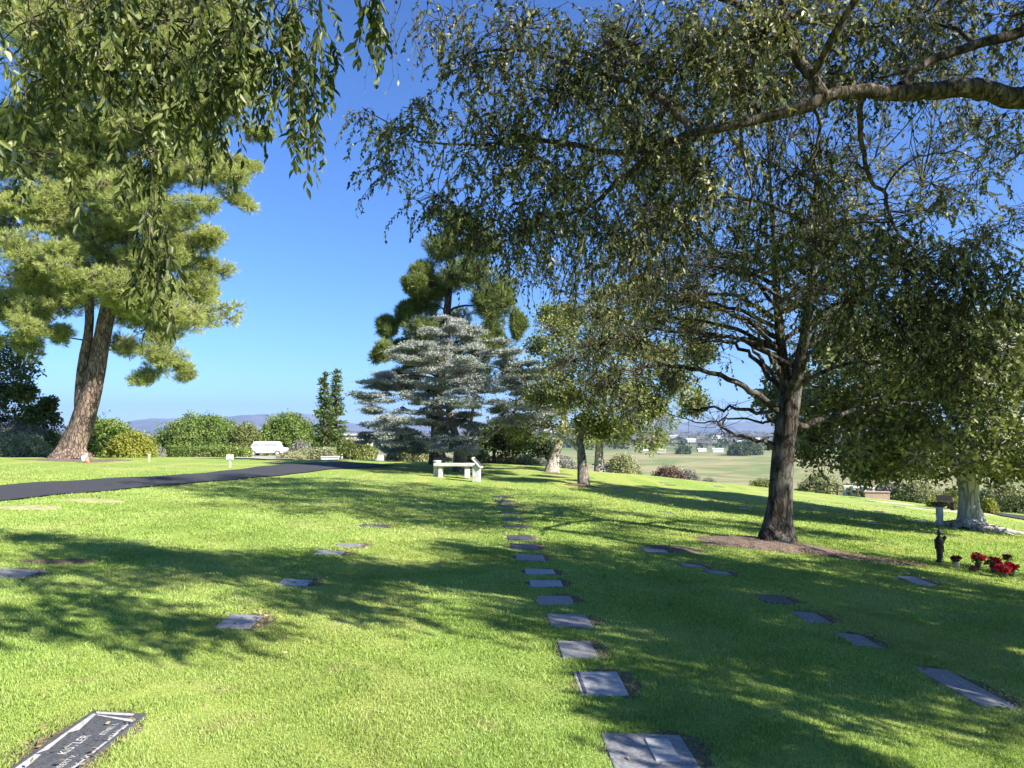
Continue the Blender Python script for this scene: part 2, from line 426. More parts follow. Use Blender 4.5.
kq = [Vector((p.x - .05, p.y + .55, 0)) for p in kp]
tag(ribbon('kerb', kp, kq, .10, M['kerb'], 30, 2), kind='structure')
# asphalt path at the far right beyond the big pale tree
pp = [G(*p) for p in [(1003, 516.5), (1030, 521), (1080, 528), (1200, 545)]]
pq = [Vector((p.x + .6, p.y + 2.2, 0)) for p in pp]
tag(ribbon('path', pp, pq, .03, M['asphalt'], 40, 4), kind='structure')
# pale pavement in front of the parked car
pp = [GX(236, 36), GX(262, 36), GX(296, 36)]; pq = [GX(240, 84), GX(262, 92), GX(296, 92)]
tag(ribbon('pavement', pp, pq, .04, M['sand'], 20, 4), kind='structure')

# bare patches: organic sheets lying on the lawn
def patch(name, c, rx, ry, rot, mat, off=.02, mound=0, seed=0, n=48, rings=7):
    r = np.random.default_rng(seed); ph = r.uniform(0, 6, 4)
    vs = [(c.x, c.y, h(c.x, c.y) + off + mound)]
    for k in range(1, rings + 1):
        t = k / rings
        for a_ in np.linspace(0, 2 * PI, n, endpoint=False):
            w = 1 + .13 * math.sin(3 * a_ + ph[0]) + .08 * math.sin(7 * a_ + ph[1]) + .06 * math.sin(13 * a_ + ph[2])
            lx, ly = rx * t * w * math.cos(a_), ry * t * w * math.sin(a_)
            x = c.x + lx * math.cos(rot) - ly * math.sin(rot); y = c.y + lx * math.sin(rot) + ly * math.cos(rot)
            jit = (r.uniform(-.4, .4) * mound * .5) if mound else 0
            vs.append((x, y, h(x, y) + off * (1 - t ** 4 * 1.2) + mound * (1 - t * t) + jit * (1 - t)))
    fs = [(0, 1 + a_, 1 + (a_ + 1) % n, 1 + (a_ + 1) % n) for a_ in range(n)]
    me = bpy.data.meshes.new(name)
    faces = [(0, 1 + a_, 1 + (a_ + 1) % n) for a_ in range(n)]
    for k in range(rings - 1):
        for a_ in range(n):
            p = 1 + k * n + a_; q = 1 + k * n + (a_ + 1) % n
            faces.append((p, p + n, q + n, q))
    me.from_pydata(vs, [], faces); me.update()
    for p in me.polygons: p.use_smooth = True
    return link(name, me, mat)
HOLES = []      # (x, y, rx, ry, rot): no grass blades there
def bare(px, py, rx, ry, mat, rot=0, mound=0, seed=0, off=.02, shrink=.92, name='bare_soil'):
    c = G(px, py)
    tag(patch(name, c, rx, ry, rot, mat, off, mound, seed), kind='structure')
    HOLES.append((c.x, c.y, rx * shrink, ry * shrink, rot))
bare(773, 546, 1.25, .75, M['mulch'], -.25, .07, 1, .03)
c_m = G(840, 557)
bare(845, 557, 1.1, .28, M['mulch'], -.33, .03, 2, .02)
bare(983, 529, 1.35, .6, M['sand'], -.1, .05, 3, .02)
bare(1035, 534, 1.6, .35, M['soil'], -.3, .03, 4, .02)
bare(675, 549, .45, .28, M['mulch'], -.2, .01, 5, .02)
bare(28, 508, .55, .3, M['dry'], .1, .01, 6, .02)
bare(95, 501, .6, .28, M['dry'], .1, .01, 7, .02)
bare(610, 469, 1.9, .8, M['sand'], 0, .25, 8, .02)
bare(75, 461, 2.2, .9, M['mulch'], 0, .04, 9, .02)
bare(583, 486, .55, .35, M['soil'], 0, .03, 10, .02)
bare(556, 474, .6, .3, M['soil'], 0, .03, 12, .02)
bare(60, 562, .45, .16, M['soil'], .15, .01, 13, .015)
bare(893, 503, .9, .25, M['sand'], -.2, .01, 14, .02)

# ---------------------------------------------------------------- boxes
def box_bm(bm, sx, sy, sz, c=(0, 0, 0), bevel=.01, rot=None, taper=1.0):
    r = bmesh.ops.create_cube(bm, size=1)
    vs = r['verts']
    for v in vs:
        k = taper if v.co.z > 0 else 1
        v.co = Vector((v.co.x * sx * k, v.co.y * sy * k, v.co.z * sz))
    if bevel > 0:
        es = list({e for v in vs for e in v.link_edges})
        rr = bmesh.ops.bevel(bm, geom=es, offset=bevel, segments=2, affect='EDGES', profile=.6)
        vs = list({v for f in rr['faces'] for v in f.verts} | {v for v in vs if v.is_valid})
    mt = Matrix.Translation(c)
    if rot is not None: mt = mt @ rot
    bmesh.ops.transform(bm, matrix=mt, verts=[v for v in vs if v.is_valid])
def lathe_bm(bm, prof, c=(0, 0, 0), seg=20):
    rings = []
    for r, z in prof:
        rings.append([bm.verts.new((c[0] + r * math.cos(a * 2 * PI / seg), c[1] + r * math.sin(a * 2 * PI / seg), c[2] + z)) for a in range(seg)])
    for a, b_ in zip(rings[:-1], rings[1:]):
        for k in range(seg): bm.faces.new((a[k], a[(k + 1) % seg], b_[(k + 1) % seg], b_[k]))
    bm.faces.new(rings[0][::-1]); bm.faces.new(rings[-1])
def bm_obj(name, bm, mat, parent=None, loc=None, smooth_=False):
    me = bpy.data.meshes.new(name); bmesh.ops.recalc_face_normals(bm, faces=bm.faces); bm.to_mesh(me); bm.free()
    if smooth_:
        for p in me.polygons: p.use_smooth = True
    return link(name, me, mat, parent, loc)
def box(name, s, c, mat, parent, bevel=.01, rot=None, taper=1.0):
    bm = bmesh.new(); box_bm(bm, *s, c=c, bevel=bevel, rot=rot, taper=taper); return bm_obj(name, bm, mat, parent)

# ---------------------------------------------------------------- trees
def skeleton_add(sk, pts, rad):
    for p, r in zip(pts, rad): sk.append((p[0], p[1], p[2], r))

def nearest_anchor(sk, c, up_pen=1.6, minr=0):
    a = np.array(sk); a = a[a[:, 3] > minr]
    d = np.linalg.norm(a[:, :3] - np.array(c), axis=1)
    above = np.maximum(a[:, 2] - c[2], 0)
    k = np.argmin(d + up_pen * above)
    return a[k, :3], a[k, 3]

class Tree:
    def __init__(self, name, base, label, cat='tree', group=None):
        self.root = empty(name, base, label, cat, group); self.base = base
        self.wood = Wood(); self.limbs = Wood(); self.lv = Leaves(); self.sk = []
        self.nw = 0; self.nl = 0
    def trunk(self, pts, rad, n=26, sides=14, flare=0, lumps=.05, grow=True):
        p, r = curve(pts, n, rad)
        if flare:                                # buttressed foot
            v0 = len(self.wood.v)
        self.wood.tubes(p, r, sides)
        v = self.wood.v[-1].reshape(n, sides, 3)
        ang = np.arange(sides) * 2 * PI / sides
        t = np.linspace(0, 1, n)[:, None]
        k = 1 + lumps * (np.sin(3 * ang + 4 * t + 1) + .7 * np.sin(5 * ang - 7 * t) + RNG.normal(size=(n, sides)) * .35)
        if flare:
            zz = (p[:, 2] - p[0, 2])[:, None]
            k = k + flare * np.exp(-np.maximum(zz - .15, 0) / .28) * (.5 + .9 * np.maximum(np.sin(ang * 3 + .6) + .5 * np.sin(5 * ang + 2), 0))[None]
        self.wood.v[-1] = (p[:, None, :] + (v - p[:, None, :]) * k[..., None]).reshape(-1, 3)
        if grow: skeleton_add(self.sk, p, r)
        return p
    def limb(self, pts, rad, n=18, sides=7, wob=0):
        p, r = curve(pts, n, rad)
        if wob: p[1:] += RNG.normal(size=(n - 1, 3)) * wob
        self.limbs.tubes(p, r, sides); skeleton_add(self.sk, p, r); self.nl += 1
        return p
    def reach(self, c, k=.35, minr=.01, lift=.15, rmax=.09, end=.006, wob=.02, up_pen=1.6, n=10):
        """limb from the skeleton out to a crown cluster"""
        a, r = nearest_anchor(self.sk, c, up_pen, minr)
        c = np.array(c, float); L_ = np.linalg.norm(c - a)
        if L_ < .05: return
        r0 = min(r * .7, rmax, .012 + .028 * L_)
        m1 = a + (c - a) * .35 + np.array([0, 0, lift * L_ * .6]) + RNG.normal(size=3) * L_ * .05
        m2 = a + (c - a) * .7 + np.array([0, 0, lift * L_ * .4]) + RNG.normal(size=3) * L_ * .05
        self.limb([a, m1, m2, c], [r0, r0 * .75, r0 * .5, end], n=n, sides=5, wob=wob * L_ * .2)
    def twigs(self, c, tips, r0=.008, r1=.002, sag=.0):
        """thin twigs from the cluster heart to every tip"""
        c = np.asarray(c); n = len(tips)
        st = c + (tips - c) * RNG.uniform(.0, .3, (n, 1)); K = 4
        t = np.linspace(0, 1, K)[None, :, None]
        p = st[:, None] * (1 - t) + tips[:, None] * t
        p = p + RNG.normal(size=p.shape) * (np.linalg.norm(tips - st, axis=1)[:, None, None] * .06) * (t > 0)
        p[..., 2] += sag * np.sin(t[..., 0] * PI) * np.linalg.norm(tips - st, axis=1)[:, None]
        self.limbs.tubes(p, np.broadcast_to(np.linspace(r0, r1, K), (n, K)), 3)
    def finish(self, bark, leafmat, crown='crown', branches='branches', trunk='trunk'):
        if self.wood.v: self.wood.build(trunk, bark, self.root, self.base)
        if self.limbs.v: self.limbs.build(branches, bark, self.root, self.base)
        if self.lv.v: self.lv.build(crown, leafmat, self.root, self.base)
        return self.root

def ellip(n, rad, shell=.5):
    d = sphere_dirs(n); r = (shell + (1 - shell) * RNG.random((n, 1)) ** .6)
    return d * r * np.asarray(rad)

def tufts(T, c, rad, ntip, per, sig, L_, W, out=.4, shell=.45, twig=True, up=0., folded=False, tw=(.008, .002)):
    """broad leaves gathered round twig tips inside an ellipsoid"""
    c = np.array(c); off = ellip(ntip, rad, shell); tips = c + off
    if twig: T.twigs(c, tips, *tw)
    p = np.repeat(tips, per, 0) + RNG.normal(size=(ntip * per, 3)) * sig
    d = norm(np.repeat(norm(off), per, 0) * out + RNG.normal(size=p.shape) * .7 + np.array([0, 0, up]))
    n = RNG.normal(size=p.shape) * .8 + np.array([0, 0, 1.0])
    T.lv.add(p, d, L_ * RNG.uniform(.65, 1.25, len(p)), W * RNG.uniform(.7, 1.2, len(p)), folded, n)

def needles(T, c, rad, ntuft, per, L_, W, shell=.5, up=.5, twig=True, lean=None):
    c = np.array(c); off = ellip(ntuft, rad, shell); tips = c + off
    if twig: T.twigs(c, tips[::3], .02, .006)
    ax = norm(norm(off) * .8 + np.array([0, 0, up]) + RNG.normal(size=off.shape) * .25)
    d = norm(np.repeat(ax, per, 0) + RNG.normal(size=(ntuft * per, 3)) * .55)
    p = np.repeat(tips, per, 0) - np.repeat(ax, per, 0) * RNG.uniform(0, .9, (ntuft * per, 1)) * L_
    T.lv.add(p, d, L_ * RNG.uniform(.7, 1.2, len(p)), W)

def strings(T, starts, length, leaf, width, per_m, folded=False, droop=1.0, out=None, r=.0035, spread=.5, bare=0.0, K=6):
    """pendulous leafy shoots"""
    n = len(starts)
    if out is None: out = sphere_dirs(n)
    out = out.copy(); out[:, 2] *= .3; out = norm(out)
    Ls = length * RNG.uniform(.45, 1.15, n)
    t = np.linspace(0, 1, K)
    q = np.stack([t * .55 - .1 * t * t, t ** 2], -1)
    p = starts[:, None, :] + out[:, None, :] * (Ls[:, None, None] * spread * (np.sin(t * PI / 2))[None, :, None])
    p[..., 2] -= Ls[:, None] * (t ** 1.3)[None] * droop
    p = p + RNG.normal(size=p.shape) * .012 * t[None, :, None] * Ls[:, None, None] * 3
    T.limbs.tubes(p, np.broadcast_to(np.linspace(r, r * .35, K), (n, K)), 3)
    m = max(3, int(per_m * length)); lt = np.linspace(.12 + bare, 1, m)
    seg = lt * (K - 1); i0 = np.minimum(seg.astype(int), K - 2); fr = (seg - i0)[None, :, None]
    pos = p[:, i0] * (1 - fr) + p[:, i0 + 1] * fr
    tan = norm(p[:, i0 + 1] - p[:, i0])
    side = norm(np.cross(tan, RNG.normal(size=(n, 1, 3)))) * np.where(np.arange(m) % 2, 1, -1)[None, :, None]
    d = norm(tan * .9 + side * .75 + RNG.normal(size=pos.shape) * .25 + np.array([0, 0, -.35]))
    keep = RNG.random((n, m)) > .12
    pos, d = pos[keep], d[keep]
    T.lv.add(pos, d, leaf * RNG.uniform(.4, 1.35, len(pos)), width * RNG.uniform(.5, 1.25, len(pos)), folded, RNG.normal(size=pos.shape) * .7 + np.array([0, 0, .8]))

# ---- overhanging tree on the right: trunk outside the frame, one long limb across the top
base = Vector((9.5, 6.0, h(9.5, 6.0) - .05))
T = Tree('overhanging_tree', base, 'large tree whose dark limb and drooping leafy shoots arch in from the top right')
T.trunk([base, (9.45, 6, 1.2), (9.3, 5.95, 2.2), (9.1, 5.9, 3.0)], [.42, .30, .27, .25], flare=.35)
T.trunk([(9.1, 5.9, 2.9), (9.3, 6.3, 4.2), (9.6, 6.6, 5.8), (9.7, 6.8, 7.2)], [.2, .15, .1, .04], n=14, grow=True)
def Q(px, py, d): return tuple(P(px, py, d))
T.limb([(9.15, 5.9, 2.7), (6.8, 5.5, 3.75), (4.8, 5.2, 4.05), Q(1024, 97, 5.1), Q(990, 92, 5.05), Q(960, 88, 5), Q(910, 93, 5), Q(860, 90, 5), Q(822, 97, 5.0)],
       [.17, .115, .09, .073, .068, .063, .055, .048, .041], n=40, sides=10, wob=.006)
T.limb([Q(822, 97, 5), Q(795, 110, 5.0), Q(760, 118, 5.05), Q(720, 128, 5.1), Q(690, 134, 5.2), Q(655, 152, 5.4), Q(620, 180, 5.6), Q(585, 208, 5.9), Q(548, 224, 6.2)], [.045, .039, .034, .031, .028, .025, .02, .014, .007], n=34, sides=8, wob=.008)
T.limb([Q(824, 96, 5), Q(806, 70, 5.05), Q(790, 40, 5.15), Q(782, 0, 5.3), Q(770, -60, 5.5)], [.045, .04, .036, .03, .02], n=20, sides=7, wob=.006)
T.limb([(5.2, 5.3, 4.1), Q(1060, 18, 5.2), Q(1024, 31, 5.2), Q(985, 42, 5.2), Q(955, 52, 5.15), Q(930, 60, 5.1), Q(912, 72, 5.05), Q(900, 86, 5.0)], [.06, .045, .04, .036, .032, .03, .028, .025], n=22, sides=7, wob=.006)
T.limb([Q(690, 134, 5.2), Q(660, 100, 5.3), Q(610, 75, 5.5), Q(560, 60, 5.8), Q(500, 50, 6.2), Q(450, 60, 6.4)], [.028, .025, .022, .018, .012, .006], n=22, sides=6, wob=.01)
T.limb([Q(655, 152, 5.4), Q(600, 150, 5.7), Q(540, 140, 6.0), Q(480, 145, 6.3), Q(420, 140, 6.6), Q(362, 107, 6.9)], [.026, .022, .018, .013, .009, .004], n=22, sides=6, wob=.01)
T.limb([Q(788, 30, 5.2), Q(740, 5, 5.4), Q(680, -15, 5.7), Q(600, -20, 6), Q(520, -15, 6.4)], [.03, .026, .022, .015, .007], n=22, sides=6, wob=.01)
# drooping bare limbs
T.limb([Q(862, 92, 5), Q(860, 125, 5.1), Q(864, 155, 5.2), Q(872, 182, 5.3), Q(884, 192, 5.4), Q(888, 215, 5.5), Q(902, 238, 5.6), Q(925, 256, 5.8)], [.022, .018, .016, .015, .015, .013, .01, .006], n=26, sides=6, wob=.006)
T.limb([Q(884, 192, 5.4), Q(905, 165, 5.5), Q(930, 155, 5.7), Q(960, 152, 5.9), Q(985, 168, 6.1)], [.009, .008, .007, .005, .003], n=14, sides=4, wob=.01)
T.limb([Q(740, 125, 5.1), Q(742, 150, 5.2), Q(748, 175, 5.2), Q(752, 205, 5.3), Q(752, 245, 5.4)], [.012, .01, .008, .007, .003], n=16, sides=5, wob=.01)
T.limb([Q(812, 100, 5), Q(820, 130, 5.1), Q(812, 165, 5.2), Q(826, 200, 5.3), Q(832, 240, 5.4)], [.013, .011, .009, .007, .003], n=16, sides=5, wob=.012)
# clusters seen in the frame: (px, py, radius px, depth, leaf strings)
cl = [(400, 135, 30, 6.6, 26), (388, 165, 22, 6.8, 14), (425, 112, 30, 6.5, 20), (365, 112, 12, 6.9, 7), (470, 62, 40, 6.3, 46), (440, 20, 26, 6.4, 14), (520, 28, 55, 6.2, 60), (438, 195, 30, 6.5, 26),
      (500, 140, 60, 6.2, 90), (470, 215, 36, 6.4, 42), (560, 90, 70, 5.9, 110), (560, 185, 60, 5.9, 90), (520, 235, 44, 6.2, 46), (620, 45, 70, 5.6, 90), (640, 140, 60, 5.6, 70), (610, 235, 46, 5.8, 40),
      (690, 60, 70, 5.5, 90), (700, 165, 50, 5.4, 40), (680, 215, 40, 5.6, 24), (760, 40, 70, 5.4, 90), (745, 95, 45, 5.3, 34), (845, 35, 50, 5.5, 46), (870, 75, 36, 5.3, 18), (925, 15, 55, 5.6, 34), (1000, 15, 50, 5.7, 34),
      (900, 265, 60, 6.4, 90), (960, 275, 52, 6.5, 80), (895, 330, 62, 6.3, 90), (850, 300, 50, 6.2, 46), (960, 335, 50, 6.3, 54), (940, 370, 40, 6.2, 26), (1003, 275, 26, 6.5, 20),
      (945, 415, 20, 6.2, 5), (945, 190, 22, 6.0, 9), (985, 178, 16, 6.0, 5), (815, 240, 50, 6.0, 30), (800, 170, 55, 5.7, 26), (1000, 120, 26, 5.6, 7), (880, 235, 40, 6.0, 26), (760, 230, 50, 5.7, 30), (975, 240, 26, 6.4, 16)]
for (px, py, rp, d, n) in cl:
    n = int(n * 1.65)
    c = np.array(P(px, py, d)); R = rp * d / F
    T.reach(c, lift=.05, rmax=.02, end=.003, up_pen=.2, minr=.003)
    st = c + ellip(n, (R, R * 1.2, R * .8), .2)
    T.twigs(c, st[::2], .005, .002)
    strings(T, st, .40, .048, .012, 56, r=.0028, spread=.6, droop=.65)
# thin bare pendulous shoots below the mass
for (px0, px1, py, n, ln, pm) in [(470, 700, 215, 110, .75, 24), (690, 800, 150, 60, .7, 10), (740, 860, 150, 34, .8, 22), (560, 680, 250, 60, .6, 22), (380, 440, 20, 8, .55, 10), (400, 470, 10, 14, .45, 18), (860, 1010, 95, 26, .30, 30), (900, 1020, 30, 26, .4, 30)]:
    d = RNG.uniform(5.3, 6.3, n); xs = RNG.uniform(px0, px1, n); ys = py + RNG.uniform(-25, 25, n)
    st = np.array([P(a, b, c) for a, b, c in zip(xs, ys, d)])
    strings(T, st, ln, .045, .010, pm, r=.0035, spread=.3, droop=1.0, bare=.1, K=7)
# canopy above and to the right of the frame
hid = []
while len(hid) < 150:
    e = ellip(1, (4.3, 4.8, 2.0), .35)[0] + np.array([9.6, 7.6, 4.8])
    if e[0] / e[1] < .82 or e[2] < 2.6: continue
    if .42 * e[0] + .91 * e[1] < 5.7: continue
    hid.append(e)
for _ in range(60):
    e = np.array([RNG.uniform(-.3, 5.6), RNG.uniform(4.9, 7.2), 0]); e[2] = 1.65 + .60 * e[1] + RNG.uniform(.5, 1.4)
    hid.append(e)
hid = hid[:50]
# unseen crown clusters added toward the sun to shade these parts of the lawn
def inside(px, py, poly):
    c = False; j = len(poly) - 1
    for i in range(len(poly)):
        (xi, yi), (xj, yj) = poly[i], poly[j]
        if (yi > py) != (yj > py) and px < (xj - xi) * (py - yi) / (yj - yi) + xi: c = not c
        j = i
    return c
SHADE = [([(0, 548), (90, 543), (160, 560), (300, 545), (400, 560), (560, 600), (640, 655), (560, 640), (430, 605), (330, 612), (250, 600), (150, 590), (60, 612), (0, 622)], 17),
         ([(400, 520), (560, 520), (700, 560), (1024, 590), (1024, 690), (900, 668), (760, 645), (640, 625), (560, 600)], 88),
         ([(560, 640), (640, 620), (760, 640), (900, 670), (1024, 690), (1024, 725), (860, 700), (740, 690), (640, 690)], 8),
         ([(630, 690), (690, 695), (770, 768), (700, 768)], 7), ([(100, 600), (160, 590), (200, 660), (120, 690)], 2)]
sun3 = Vector((-LIGHT[0], -LIGHT[1], math.tan(SUN_EL)))
for poly, cnt in SHADE:
    k = 0; tries = 0; got = []
    xs_ = [p[0] for p in poly]; ys_ = [p[1] for p in poly]
    while k < cnt and tries < 6000:
        tries += 1
        px, py = random.uniform(min(xs_), max(xs_)), random.uniform(min(ys_), max(ys_))
        if not inside(px, py, poly): continue
        g_ = G(px, py); sd = random.uniform(4.2, 8.3) if cnt != 17 else random.uniform(6, 11); e = g_ + sun3 * sd
        if e.z > 9.5 or e.x > 14 or e.y < 1.5 or e.z < 2.6: continue
        if e.x / max(e.y, .1) < .95 and e.z - 1.65 < .60 * e.y + 1.1: continue
        if e.length < 5.2: continue
        e = np.array(e)
        if any(np.linalg.norm(e - o_) < .55 for o_ in got): continue
        got.append(e); hid.append(e); k += 1
k = 0
while k < 26:            # unseen boughs added sunward to darken the drooping foliage at the right
    e = P(random.uniform(850, 1010), random.uniform(230, 420), random.uniform(5.9, 6.6)) + sun3 * random.uniform(2.0, 4.5)
    if e.x / e.y < .92: continue
    hid.append(np.array(e)); k += 1
for e in hid:
    T.reach(e, lift=.1, rmax=.05, up_pen=.5)
    st = e + ellip(56, (.62, .62, .45), .1)
    T.twigs(e, st[::2], .007, .003)
    strings(T, st, .5, .085, .027, 32, r=.004, spread=.5, droop=.8)
T.finish(M['bark_dark'], M['elm_leaf'])

# ---- overhanging tree on the left: trunk behind the camera
base = Vector((-5.0, -2.2, h(-5, -2.2) - .05))
T = Tree('weeping_tree', base, 'tree behind the viewer with large-leaved shoots hanging into the top left corner')
T.trunk([base, (-5, -2.1, 1.2), (-4.9, -1.9, 2.4), (-4.6, -1.4, 3.4)], [.34, .25, .22, .18], flare=.3)
T.limb([(-4.7, -1.6, 3.1), (-4.0, .2, 4.1), (-3.2, 1.8, 4.6), (-2.2, 3.0, 4.5), (-1.4, 3.7, 4.2)], [.13, .1, .07, .04, .015], n=20)
T.limb([(-4.7, -1.6, 3.2), (-5.2, .4, 4.4), (-4.6, 2.4, 4.6), (-3.6, 3.6, 4.3)], [.12, .09, .06, .02], n=16)
cl = [(30, 20, 60, 3.0, 34), (100, 10, 70, 3.0, 46), (170, 20, 70, 3.1, 50), (235, 15, 60, 3.2, 40), (40, 80, 46, 3.0, 14), (120, 80, 60, 3.2, 40), (185, 90, 55, 3.2, 38), (160, 150, 40, 3.3, 24), (125, 165, 36, 3.4, 8),
      (160, 210, 22, 3.2, 8), (155, 250, 16, 3.1, 5), (25, 150, 30, 2.9, 4), (290, 20, 40, 3.3, 26), (320, 45, 26, 3.3, 16), (300, 90, 26, 3.3, 16), (270, 60, 30, 3.4, 16), (225, 75, 36, 3.4, 20), (312, 125, 16, 3.3, 6),
      (372, 15, 11, 3.3, 7), (300, -40, 60, 3.3, 20), (60, -60, 90, 3.2, 30), (180, -60, 90, 3.3, 30), (70, 120, 40, 3.3, 5), (470, -60, 40, 3.6, 6)]
for (px, py, rp, d, n) in cl:
    n = max(4, int(n * (.6 if py > 40 else .8)))
    c = np.array(P(px, py, d)); R = rp * d / F
    T.reach(c + np.array([0, 0, .15]), lift=.15, rmax=.02, end=.003, up_pen=.1, minr=.003)
    st = c + ellip(n, (R, R * 1.6, R * .7), .1)
    T.twigs(c, st[::2], .004, .0016)
    strings(T, st, .30, .052, .0105, 52, folded=True, r=.0022, spread=.35, droop=.85)
for px, py, ln in [(152, 230, .36), (158, 225, .42), (163, 220, .38), (148, 200, .4), (305, 90, .34), (318, 60, .4), (296, 80, .4), (372, 0, .34), (376, -10, .36), (368, -8, .38), (10, 90, .35), (22, 150, .3)]:
    st = np.array([P(px, py, 3.1)]) + RNG.normal(size=(3, 3)) * .02
    strings(T, st, ln, .056, .011, 44, folded=True, r=.0022, spread=.12, droop=1.0)
hid = [np.array([RNG.uniform(-6.5, -1.2), RNG.uniform(-1.5, 3.6), RNG.uniform(4.3, 6.2)]) for _ in range(34)]
for e in hid:
    T.reach(e, lift=.1, rmax=.05, up_pen=.5)
    st = e + ellip(18, (.7, .7, .5), .1); T.twigs(e, st[::2], .007, .003)
    strings(T, st, .5, .08, .02, 24, r=.004)
T.finish(M['bark_dark'], M['elm_leaf_left'])

# ---- central tree
b0 = G(775, 545); D0 = b0.y
base = b0 + Vector((0, 0, -.06))
T = Tree('shade_tree', base, 'feathery open-crowned tree with dark upright trunk standing in the mulch bed')
def q(px, py, dd=0): return tuple(P(px, py, D0 + dd))
T.trunk([base, q(777, 525), q(780, 500), q(782, 470), q(785, 440), q(788, 415), q(790, 398)], [.25, .215, .19, .18, .175, .175, .15], n=36, sides=20, flare=.45, lumps=.035)
T.trunk([q(789, 410), q(784, 375), q(780, 335, .1), q(777, 290, .2), q(774, 240, .3), q(770, 170, .4)], [.12, .09, .08, .065, .045, .015], n=22, sides=10)
T.trunk([q(791, 412), q(797, 375, -.1), q(805, 335, -.2), q(811, 290, -.3), q(816, 240, -.3), q(815, 170, -.2)], [.125, .10, .085, .07, .05, .015], n=22, sides=10)
for pts, r0 in [([q(779, 425), q(757, 411), q(725, 408), q(695, 409), q(675, 415)], .05), ([q(780, 412), q(745, 388, -.3), q(705, 372, -.6), q(660, 366, -1), q(615, 372, -1.4)], .075),
                ([q(782, 455), q(765, 440), q(752, 441), q(738, 434), q(722, 428), q(716, 420)], .06), ([q(722, 428), q(728, 412), q(738, 400)], .02), ([q(785, 395), q(750, 355, .5), q(712, 335, 1), q(660, 318, 1.6)], .06),
                ([q(779, 350), q(745, 320, -.5), q(705, 305, -1), q(660, 290, -1.4)], .05), ([q(795, 425), q(835, 416, .3), q(880, 406, .8), q(925, 402, 1.2)], .07), ([q(797, 385), q(835, 368, -.6), q(880, 360, -1.2), q(920, 352, -1.8)], .055),
                ([q(806, 345), q(840, 325, .6), q(885, 310, 1.2), q(930, 296, 1.6)], .05), ([q(778, 310), q(745, 270, .4), q(705, 240, .9), q(680, 215, 1.2)], .045), ([q(812, 300), q(845, 262, -.4), q(880, 235, -.8)], .045),
                ([q(788, 400), q(800, 370, -1.2), q(820, 345, -2.4), q(850, 330, -3.2)], .07), ([q(788, 400), q(770, 372, 1.2), q(750, 345, 2.4), q(730, 330, 3.3)], .07), ([q(780, 425), q(740, 418, .5), q(700, 423, .8), q(660, 410, 1.2)], .03), ([q(780, 375), q(760, 340, -1.3), q(735, 310, -2.6)], .05)]:
    r0 *= .8; T.limb(pts, np.linspace(r0, r0 * .22, len(pts)), n=20, sides=7, wob=.02)
stems = [(q(784, 375), q(770, 170, .4)), (q(797, 375, -.1), q(815, 170, -.2))]
for k in range(34):
    a_, b_ = stems[k % 2]; t = RNG.uniform(0, .75); p0 = np.array(a_) * (1 - t) + np.array(b_) * t
    an = RNG.uniform(0, 2 * PI) if k % 3 else RNG.choice([0, PI]) + RNG.uniform(-.4, .4)
    Lb = RNG.uniform(1.6, 3.4) * (1 - .35 * t); dr = np.array([math.cos(an), math.sin(an), 0])
    p3 = p0 + dr * Lb + np.array([0, 0, Lb * RNG.uniform(.0, .28)]); p1 = p0 + dr * Lb * .35 + np.array([0, 0, Lb * .16]); p2 = p0 + dr * Lb * .7 + np.array([0, 0, Lb * .2]) + RNG.normal(size=3) * .08
    pp_ = T.limb([p0, p1, p2, p3], [.045, .032, .02, .006], n=16, sides=5, wob=.015)
    m_ = 9; ii = RNG.integers(4, 16, m_); st = pp_[ii]; tp = st + dr * RNG.uniform(.2, .6, (m_, 1)) + RNG.normal(size=(m_, 3)) * np.array([.35, .35, .2])
    md = (st + tp) / 2 + RNG.normal(size=st.shape) * .05
    T.limbs.tubes(np.stack([st, md, tp], 1), np.broadcast_to([.011, .007, .003], (m_, 3)), 3)
    strings(T, tp, .35, .06, .013, 26, r=.003, spread=.8, droop=.4, K=5)
nC = 0
while nC < 175:
    e = ellip(1, (4.3, 4.3, 3.7), .35)[0]
    c = np.array([base.x + .15 + e[0], base.y + e[1], 5.9 + e[2]])
    if c[2] < 3.2 and abs(e[0]) < 1.6: continue
    if c[2] < 2.5: continue
    vx = 512 + F * c[0] / c[1]; vy = 428 - F * (c[2] - CAMZ) / c[1]
    if vx > 810 and vy > 330: continue
    nC += 1
    T.reach(c, lift=.12, rmax=.035, end=.004, n=9)
    n = 31; st = c + ellip(n, (.62, .62, .4), .2); T.twigs(c, st, .006, .002)
    strings(T, st, .5, .07, .0165, 30, r=.0032, spread=.75, droop=.45, K=5)
for (px, py, rp, dd, n) in [(640, 340, 40, -1.2, 60), (600, 345, 36, -1.2, 60), (665, 375, 26, -.8, 26), (610, 385, 30, -1.4, 44), (570, 360, 30, -1.4, 34), (690, 300, 40, 0, 44), (650, 270, 40, 0, 50), (640, 405, 20, -1.2, 18), (700, 340, 24, .4, 20), (850, 300, 36, 0, 30)]:
    c = np.array(q(px, py, dd)); R = rp * D0 / F
    T.reach(c, lift=.12, rmax=.03, end=.004)
    st = c + ellip(n, (R, R, R * .7), .2); T.twigs(c, st, .007, .0025)
    strings(T, st, .45, .065, .014, 34, r=.004, spread=.6, droop=.6, K=5)
